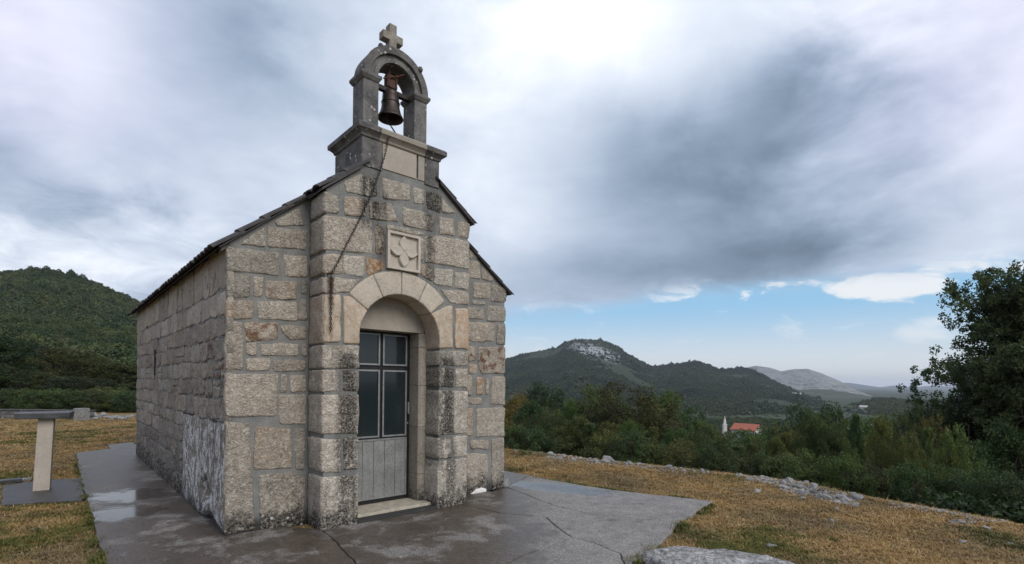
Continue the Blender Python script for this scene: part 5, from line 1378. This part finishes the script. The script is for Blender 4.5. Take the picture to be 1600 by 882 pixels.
def on_grid(Vg, n, keep):
    ny, nx, _ = Vg.shape; out = []
    i = rs.uniform(0, ny-1.001, n); j = rs.uniform(0, nx-1.001, n); i0 = i.astype(int); j0 = j.astype(int); fi = (i-i0)[:, None]; fj = (j-j0)[:, None]
    P = Vg[i0, j0]*(1-fi)*(1-fj) + Vg[i0+1, j0]*fi*(1-fj) + Vg[i0, j0+1]*(1-fi)*fj + Vg[i0+1, j0+1]*fi*fj
    k = keep(P, i0, j0); return P[k]
PL = on_grid(VL, 30000, lambda P, i, j: (P[:, 0] < -0.52*P[:, 1]) & (P[:, 0] > -1.25*P[:, 1]) & (P[:, 1] < 420) & (P[:, 1] > 52))
BN = [blob_mesh(i+30, 2600, .05, mat=M_WOOD_L) for i in range(3)]
nr_ = PL[:, 1] < 190
scatter('woodland', PL[nr_] - np.array([0, 0, .4]), np.clip(3.2*np.exp(np.abs(rs.normal(size=nr_.sum()))*.38), 0, 7.0), BN, 'green woodland at the foot of the hillside on the left', 'woodland', 11)
PL = PL[~nr_]
scatter('woodland', PL - np.array([0, 0, .4]), np.clip(2.8*np.exp(np.abs(rs.normal(size=len(PL)))*.42), 0, 7.0), BL, 'green woodland covering the hillside on the left', 'woodland', 1)
PM = on_grid(VM, 90000, lambda P, i, j: (P[:, 0] > -0.08*P[:, 1]) & (P[:, 0] < .85*P[:, 1]) & (P[:, 1] < 1580) & (RKM[i, j] + rs.uniform(-.45, .35, len(i)) < -.05) & (np.array([noise.noise((q[0]*.006, q[1]*.006, 2.0)) + .5*noise.noise((q[0]*.02, q[1]*.02, 5.0)) for q in P]) > -.30 + rs.uniform(-.12, .12, len(i))))
scatter('scrub', PM - np.array([0, 0, .8]), 3.0*np.exp(np.abs(rs.normal(size=len(PM)))*.45), BM_, 'dark green scrub over the rocky hill to the right of the chapel', 'scrub', 2)
PW = on_grid(VW, 12000, lambda P, i, j: (P[:, 0] > .30*P[:, 1]) & (P[:, 0] < 1.15*P[:, 1]) & (P[:, 1] < 930))
scatter('woodland', PW - np.array([0, 0, .8]), rs.uniform(5.0, 9.0, len(PW)), BL, 'dark woodland on the low hill right of the valley', 'woodland', 3)

# ------------------------------------------------------------------ village
HOUSES = []
def house(px, Y, ridge, w, d, h, rz, wall, roofm, label, win=2, over=.5, name='house'):
    x = (px-800)/F_PX*Y; zr = EYE + ray(px, ridge).z*Y; z0 = min(base_z(x, Y)-1, zr-h-w*.3)
    o = empty(name, (x, Y, z0), rz); tag(o, label, name.replace('_', ' ')); HOUSES.append((x, Y, max(w, d)*.75))
    e = zr - z0 - w*.30
    MB().prism([(-w/2, 0), (w/2, 0), (w/2, e), (0, e+w*.29), (-w/2, e)], -d/2, d/2, 'xzy').build('wall', wall, o)
    for s in (-1, 1):
        MB().prism([(s*0.01, zr-z0), (s*0.01, zr-z0+.22), (s*(w/2+over), e-.30*over*1.2+.22), (s*(w/2+over), e-.30*over*1.2)], -d/2-over, d/2+over, 'xzy').build('roof_slope', roofm, o)
    for k in range(win):
        yy = -d/2 + d*(k+.5)/win
        MB().box(w/2+.01, w/2+.06, yy-.5, yy+.5, e-2.0, e-.7).build('window', M_GLASS, o)
    if w > 4: MB().box(-.5, .5, -d/2-.06, -d/2-.01, e-1.6, e-.2).build('window', M_GLASS, o)
    return o
house(1168, 230, 663, 8.2, 10.5, 6, R(42), M_WHITEW, M_TERRA, 'white house with a bright red roof among the trees below the main hill')
tx, ty = (1133-800)/F_PX*260, 260; tz = EYE + ray(1133, 650).z*260
st = empty('steeple', (tx, ty, base_z(tx, ty)-1)); tag(st, 'slim white church steeple rising from the trees left of the red roof', 'steeple')
hh = tz - base_z(tx, ty) + 1
MB().box(-.85, .85, -.85, .85, 0, hh-4.6).build('tower', M_WHITEW, st)
MB().box(-1.0, 1.0, -1.0, 1.0, hh-4.6, hh-4.3).build('cornice', M_WHITEW, st)
MB().box(-.55, .55, -.55, .55, hh-4.3, hh-2.6).build('lantern', M_WHITEW, st)
MB().lathe([(.66, hh-2.6), (.34, hh-1.5), (.12, hh-.4), (.02, hh)], 0, 0, 8).build('spire', M_WHITEW, st)
for a in [(1330, 400, 665, 7, 12, 5, R(80), M_WHITEW, M_TANROOF, 'tan roofed long house, leftmost of the village beyond the wood'), (1350, 430, 664, 8, 16, 5, R(75), M_WHITEW, M_TANROOF, 'tan roofed house in the middle of the village row'),
          (1362, 410, 664, 7, 9, 5, R(20), M_WHITEW, M_TANROOF, 'tan roofed house with its gable towards the chapel, right in the village row'), (1336, 360, 669, 6, 9, 4, R(85), M_WHITEW, M_PALEROOF, 'pale roofed shed in front of the tan village roofs'),
          (1349, 345, 671, 6, 9, 4, R(85), M_WHITEW, M_PALEROOF, 'white roofed shed below the middle of the village row'), (1424, 200, 682, 5.5, 8, 4, R(75), M_WHITEW, M_PALEROOF, 'pale roofed building half hidden left of the big tree'),
          (1375, 520, 662, 7, 10, 5, R(70), M_WHITEW, M_TANROOF, 'small tan roofed house at the right end of the village row'), (1350, 760, 634, 7, 9, 5, R(40), M_WHITEW, M_PALEROOF, 'small white house on the low wooded hill'),
          (1245, 1150, 614, 11, 16, 8, R(70), M_WHITEW, M_PALEROOF, 'pale house at the foot of the grey bare hill'), (1291, 640, 648, 5, 7, 4, R(60), M_WHITEW, M_PALEROOF, 'tiny white hut in the valley left of the low wooded hill')]: house(*a)
nV = 15000
Yv = np.sqrt(rs.uniform(34**2, 470**2, nV)); Xv = Yv*rs.uniform(-.06, 1.12, nV)
ok = np.array([all((x-hx_)**2+(y-hy_)**2 > r_*r_ for hx_, hy_, r_ in HOUSES) for x, y in zip(Xv, Yv)])
Xv, Yv = Xv[ok], Yv[ok]
PV_ = np.array([(x, y, base_z(x, y)-.4) for x, y in zip(Xv, Yv)])
scatter('woodland', PV_, rs.uniform(3.4, 6.2, len(PV_)), BL, 'dense dark woodland filling the valley between the lawn and the hills', 'woodland', 5)

# ------------------------------------------------------------------ turf
def tuft(seed, n, hgt, w, lay_, mat):
    rs = np.random.RandomState(seed); V = []; F = []
    for i in range(n):
        a = rs.uniform(0, 6.283); b = rs.normal(size=2)*.35*hgt; L = hgt*rs.uniform(.5, 1.2); l = lay_*rs.uniform(.4, 1.2)
        d = np.array([math.cos(a)*l, math.sin(a)*l, 1.0]); d /= np.linalg.norm(d); s = np.array([-math.sin(a), math.cos(a), 0])*w*.5
        p0 = np.array([b[0], b[1], -.01]); p1 = p0 + d*L*.55; p2 = p1 + (d*np.array([1.5, 1.5, .5]))*L*.5
        k = len(V); V += [p0-s, p0+s, p1+s*.8, p1-s*.8, p2]; F += [(k, k+1, k+2, k+3), (k+3, k+2, k+4)]
    me = bpy.data.meshes.new('tuft'); me.from_pydata([tuple(v) for v in V], [], F); me.update(); me.materials.append(mat); return me
M_DRY = mat_scatter('dry_grass', [(.32, .225, .105), (.25, .155, .070), (.43, .34, .20), (.16, .095, .045), (.33, .235, .105), (.20, .165, .065)], 0.9)
M_GRN = mat_scatter('green_grass', [(.060, .082, .022), (.10, .11, .034), (.15, .135, .045), (.050, .070, .020)], 0.9)
TD = [tuft(i, 16, .050, .0055, 1.3, M_DRY) for i in range(4)]; TG = [tuft(i+20, 18, .055, .006, .8, M_GRN) for i in range(3)]
def inside(poly, X, Y):
    r = np.zeros(len(X), bool); n = len(poly)
    for i in range(n):
        (x0, y0), (x1, y1) = poly[i], poly[(i+1) % n]
        c = ((y0 > Y) != (y1 > Y)) & (X < (x1-x0)*(Y-y0)/(y1-y0+1e-12)+x0); r ^= c
    return r
n = 210000
az = rs.uniform(R(-49), R(48), n); rr = 3.6*np.exp(rs.uniform(0, math.log(7.6), n)); X, Y = rr*np.sin(az), rr*np.cos(az)
k = np.ones(n, bool)
foot = [W2(0, -.1), W2(WID, -.1), W2(WID, LEN), W2(0, LEN)]
for p in PAVE + [pad, foot]: k &= ~inside(p, X, Y)
cu_, cv_ = math.cos(CH_TH), math.sin(CH_TH)
ux = (X-CH_O.x)*cu_ + (Y-CH_O.y)*cv_; vx = -(X-CH_O.x)*cv_ + (Y-CH_O.y)*cu_
k &= ~((ux > 1.6) & (vx > LEN) & (ux < 4)); X, Y = X[k], Y[k]
k = np.array([edge_dist(x, y) < .45 for x, y in zip(X, Y)]); X, Y = X[k], Y[k]
gn = np.array([noise.noise((x*.55, y*.55, 3.3)) + .5*noise.noise((x*1.9, y*1.9, 8.1)) for x, y in zip(X, Y)])
Z = np.array([base_z(x, y) for x, y in zip(X, Y)]); dist = np.hypot(X, Y)
sc_ = np.clip(.75 + dist*.035, .8, 1.5)*rs.uniform(.6, 1.3, len(X))
gm = gn + rs.normal(size=len(X))*.18 > .50
P = np.stack([X, Y, Z], 1)
scatter('dry_grass', P[~gm], sc_[~gm], TD, 'short dry brown grass of the lawns', 'grass', 7, .25)
scatter('green_grass', P[gm], sc_[gm]*1.1, TG, 'patches of short green grass in the dry lawns', 'grass', 8, .2)
TT = [tuft(i+60, 9, .13, .004, .7, M_DRY) for i in range(3)]
kt = (rs.uniform(size=len(X)) < .016)*(gn < .3)
scatter('dry_grass', P[kt], rs.uniform(.6, 1.25, kt.sum()), TT, 'taller straw tufts standing out of the dry lawns', 'grass', 17, .35)
# fringe of grass along the concrete edges
fr_ = []
for path, m_ in ((edge_r + G((1115, 783)), 500), (G((820, 744), (960, 765), (1115, 782)), 420), (G((118, 708), (128, 752), (141, 799), (152, 842), (164, 882)), 420)):
    for i in range(m_):
        s = r5.randrange(len(path)-1); t = r5.random(); a, b = path[s], path[s+1]
        x, y = a[0]+(b[0]-a[0])*t, a[1]+(b[1]-a[1])*t
        if noise.noise((x*2.2, y*2.2, 1)) > -.1: fr_.append((x+r5.gauss(0, .03), y+r5.gauss(0, .03), .0))
scatter('green_grass', np.array(fr_), np.random.RandomState(2).uniform(.8, 1.5, len(fr_)), TG, 'green grass fringe along the concrete edges', 'grass', 9, .3)

# neighbours of one kind in one spot: tell them apart by their order
order = {}
for o in COL.objects:
    if o.parent is None and o.get('category') in ('tree', 'shrub', 'pine tree'): order.setdefault(o['label'], []).append(o)
for l, os_ in order.items():
    os_.sort(key=lambda o: o.location.x/max(o.location.y, .1))
    if len(os_) > 1:
        for i, o in enumerate(os_):
            w_ = 'leftmost' if i == 0 else 'rightmost' if i == len(os_)-1 else 'middle' if len(os_) == 3 else ('second', 'third', 'fourth', 'fifth', 'sixth', 'seventh', 'eighth', 'ninth', 'tenth', 'eleventh', 'twelfth')[min(i-1, 10)] + ' from left'
            o['label'] = l + ', ' + w_

# ------------------------------------------------------------------ haze
HAZE = True
if HAZE:
    m = bpy.data.materials.new('haze'); m.use_nodes = True; t = m.node_tree; t.nodes.clear()
    pv = t.nodes.new('ShaderNodeVolumePrincipled'); out = t.nodes.new('ShaderNodeOutputMaterial'); t.links.new(pv.outputs[0], out.inputs['Volume'])
    pv.inputs['Color'].default_value = (.80, .88, 1.0, 1); pv.inputs['Density'].default_value = 0.95e-4; pv.inputs['Anisotropy'].default_value = 0.2
    hz_ = MB().box(-12000, 12000, -6000, 14500, -60, 172).build('haze', m); tag(hz_, kind='stuff')
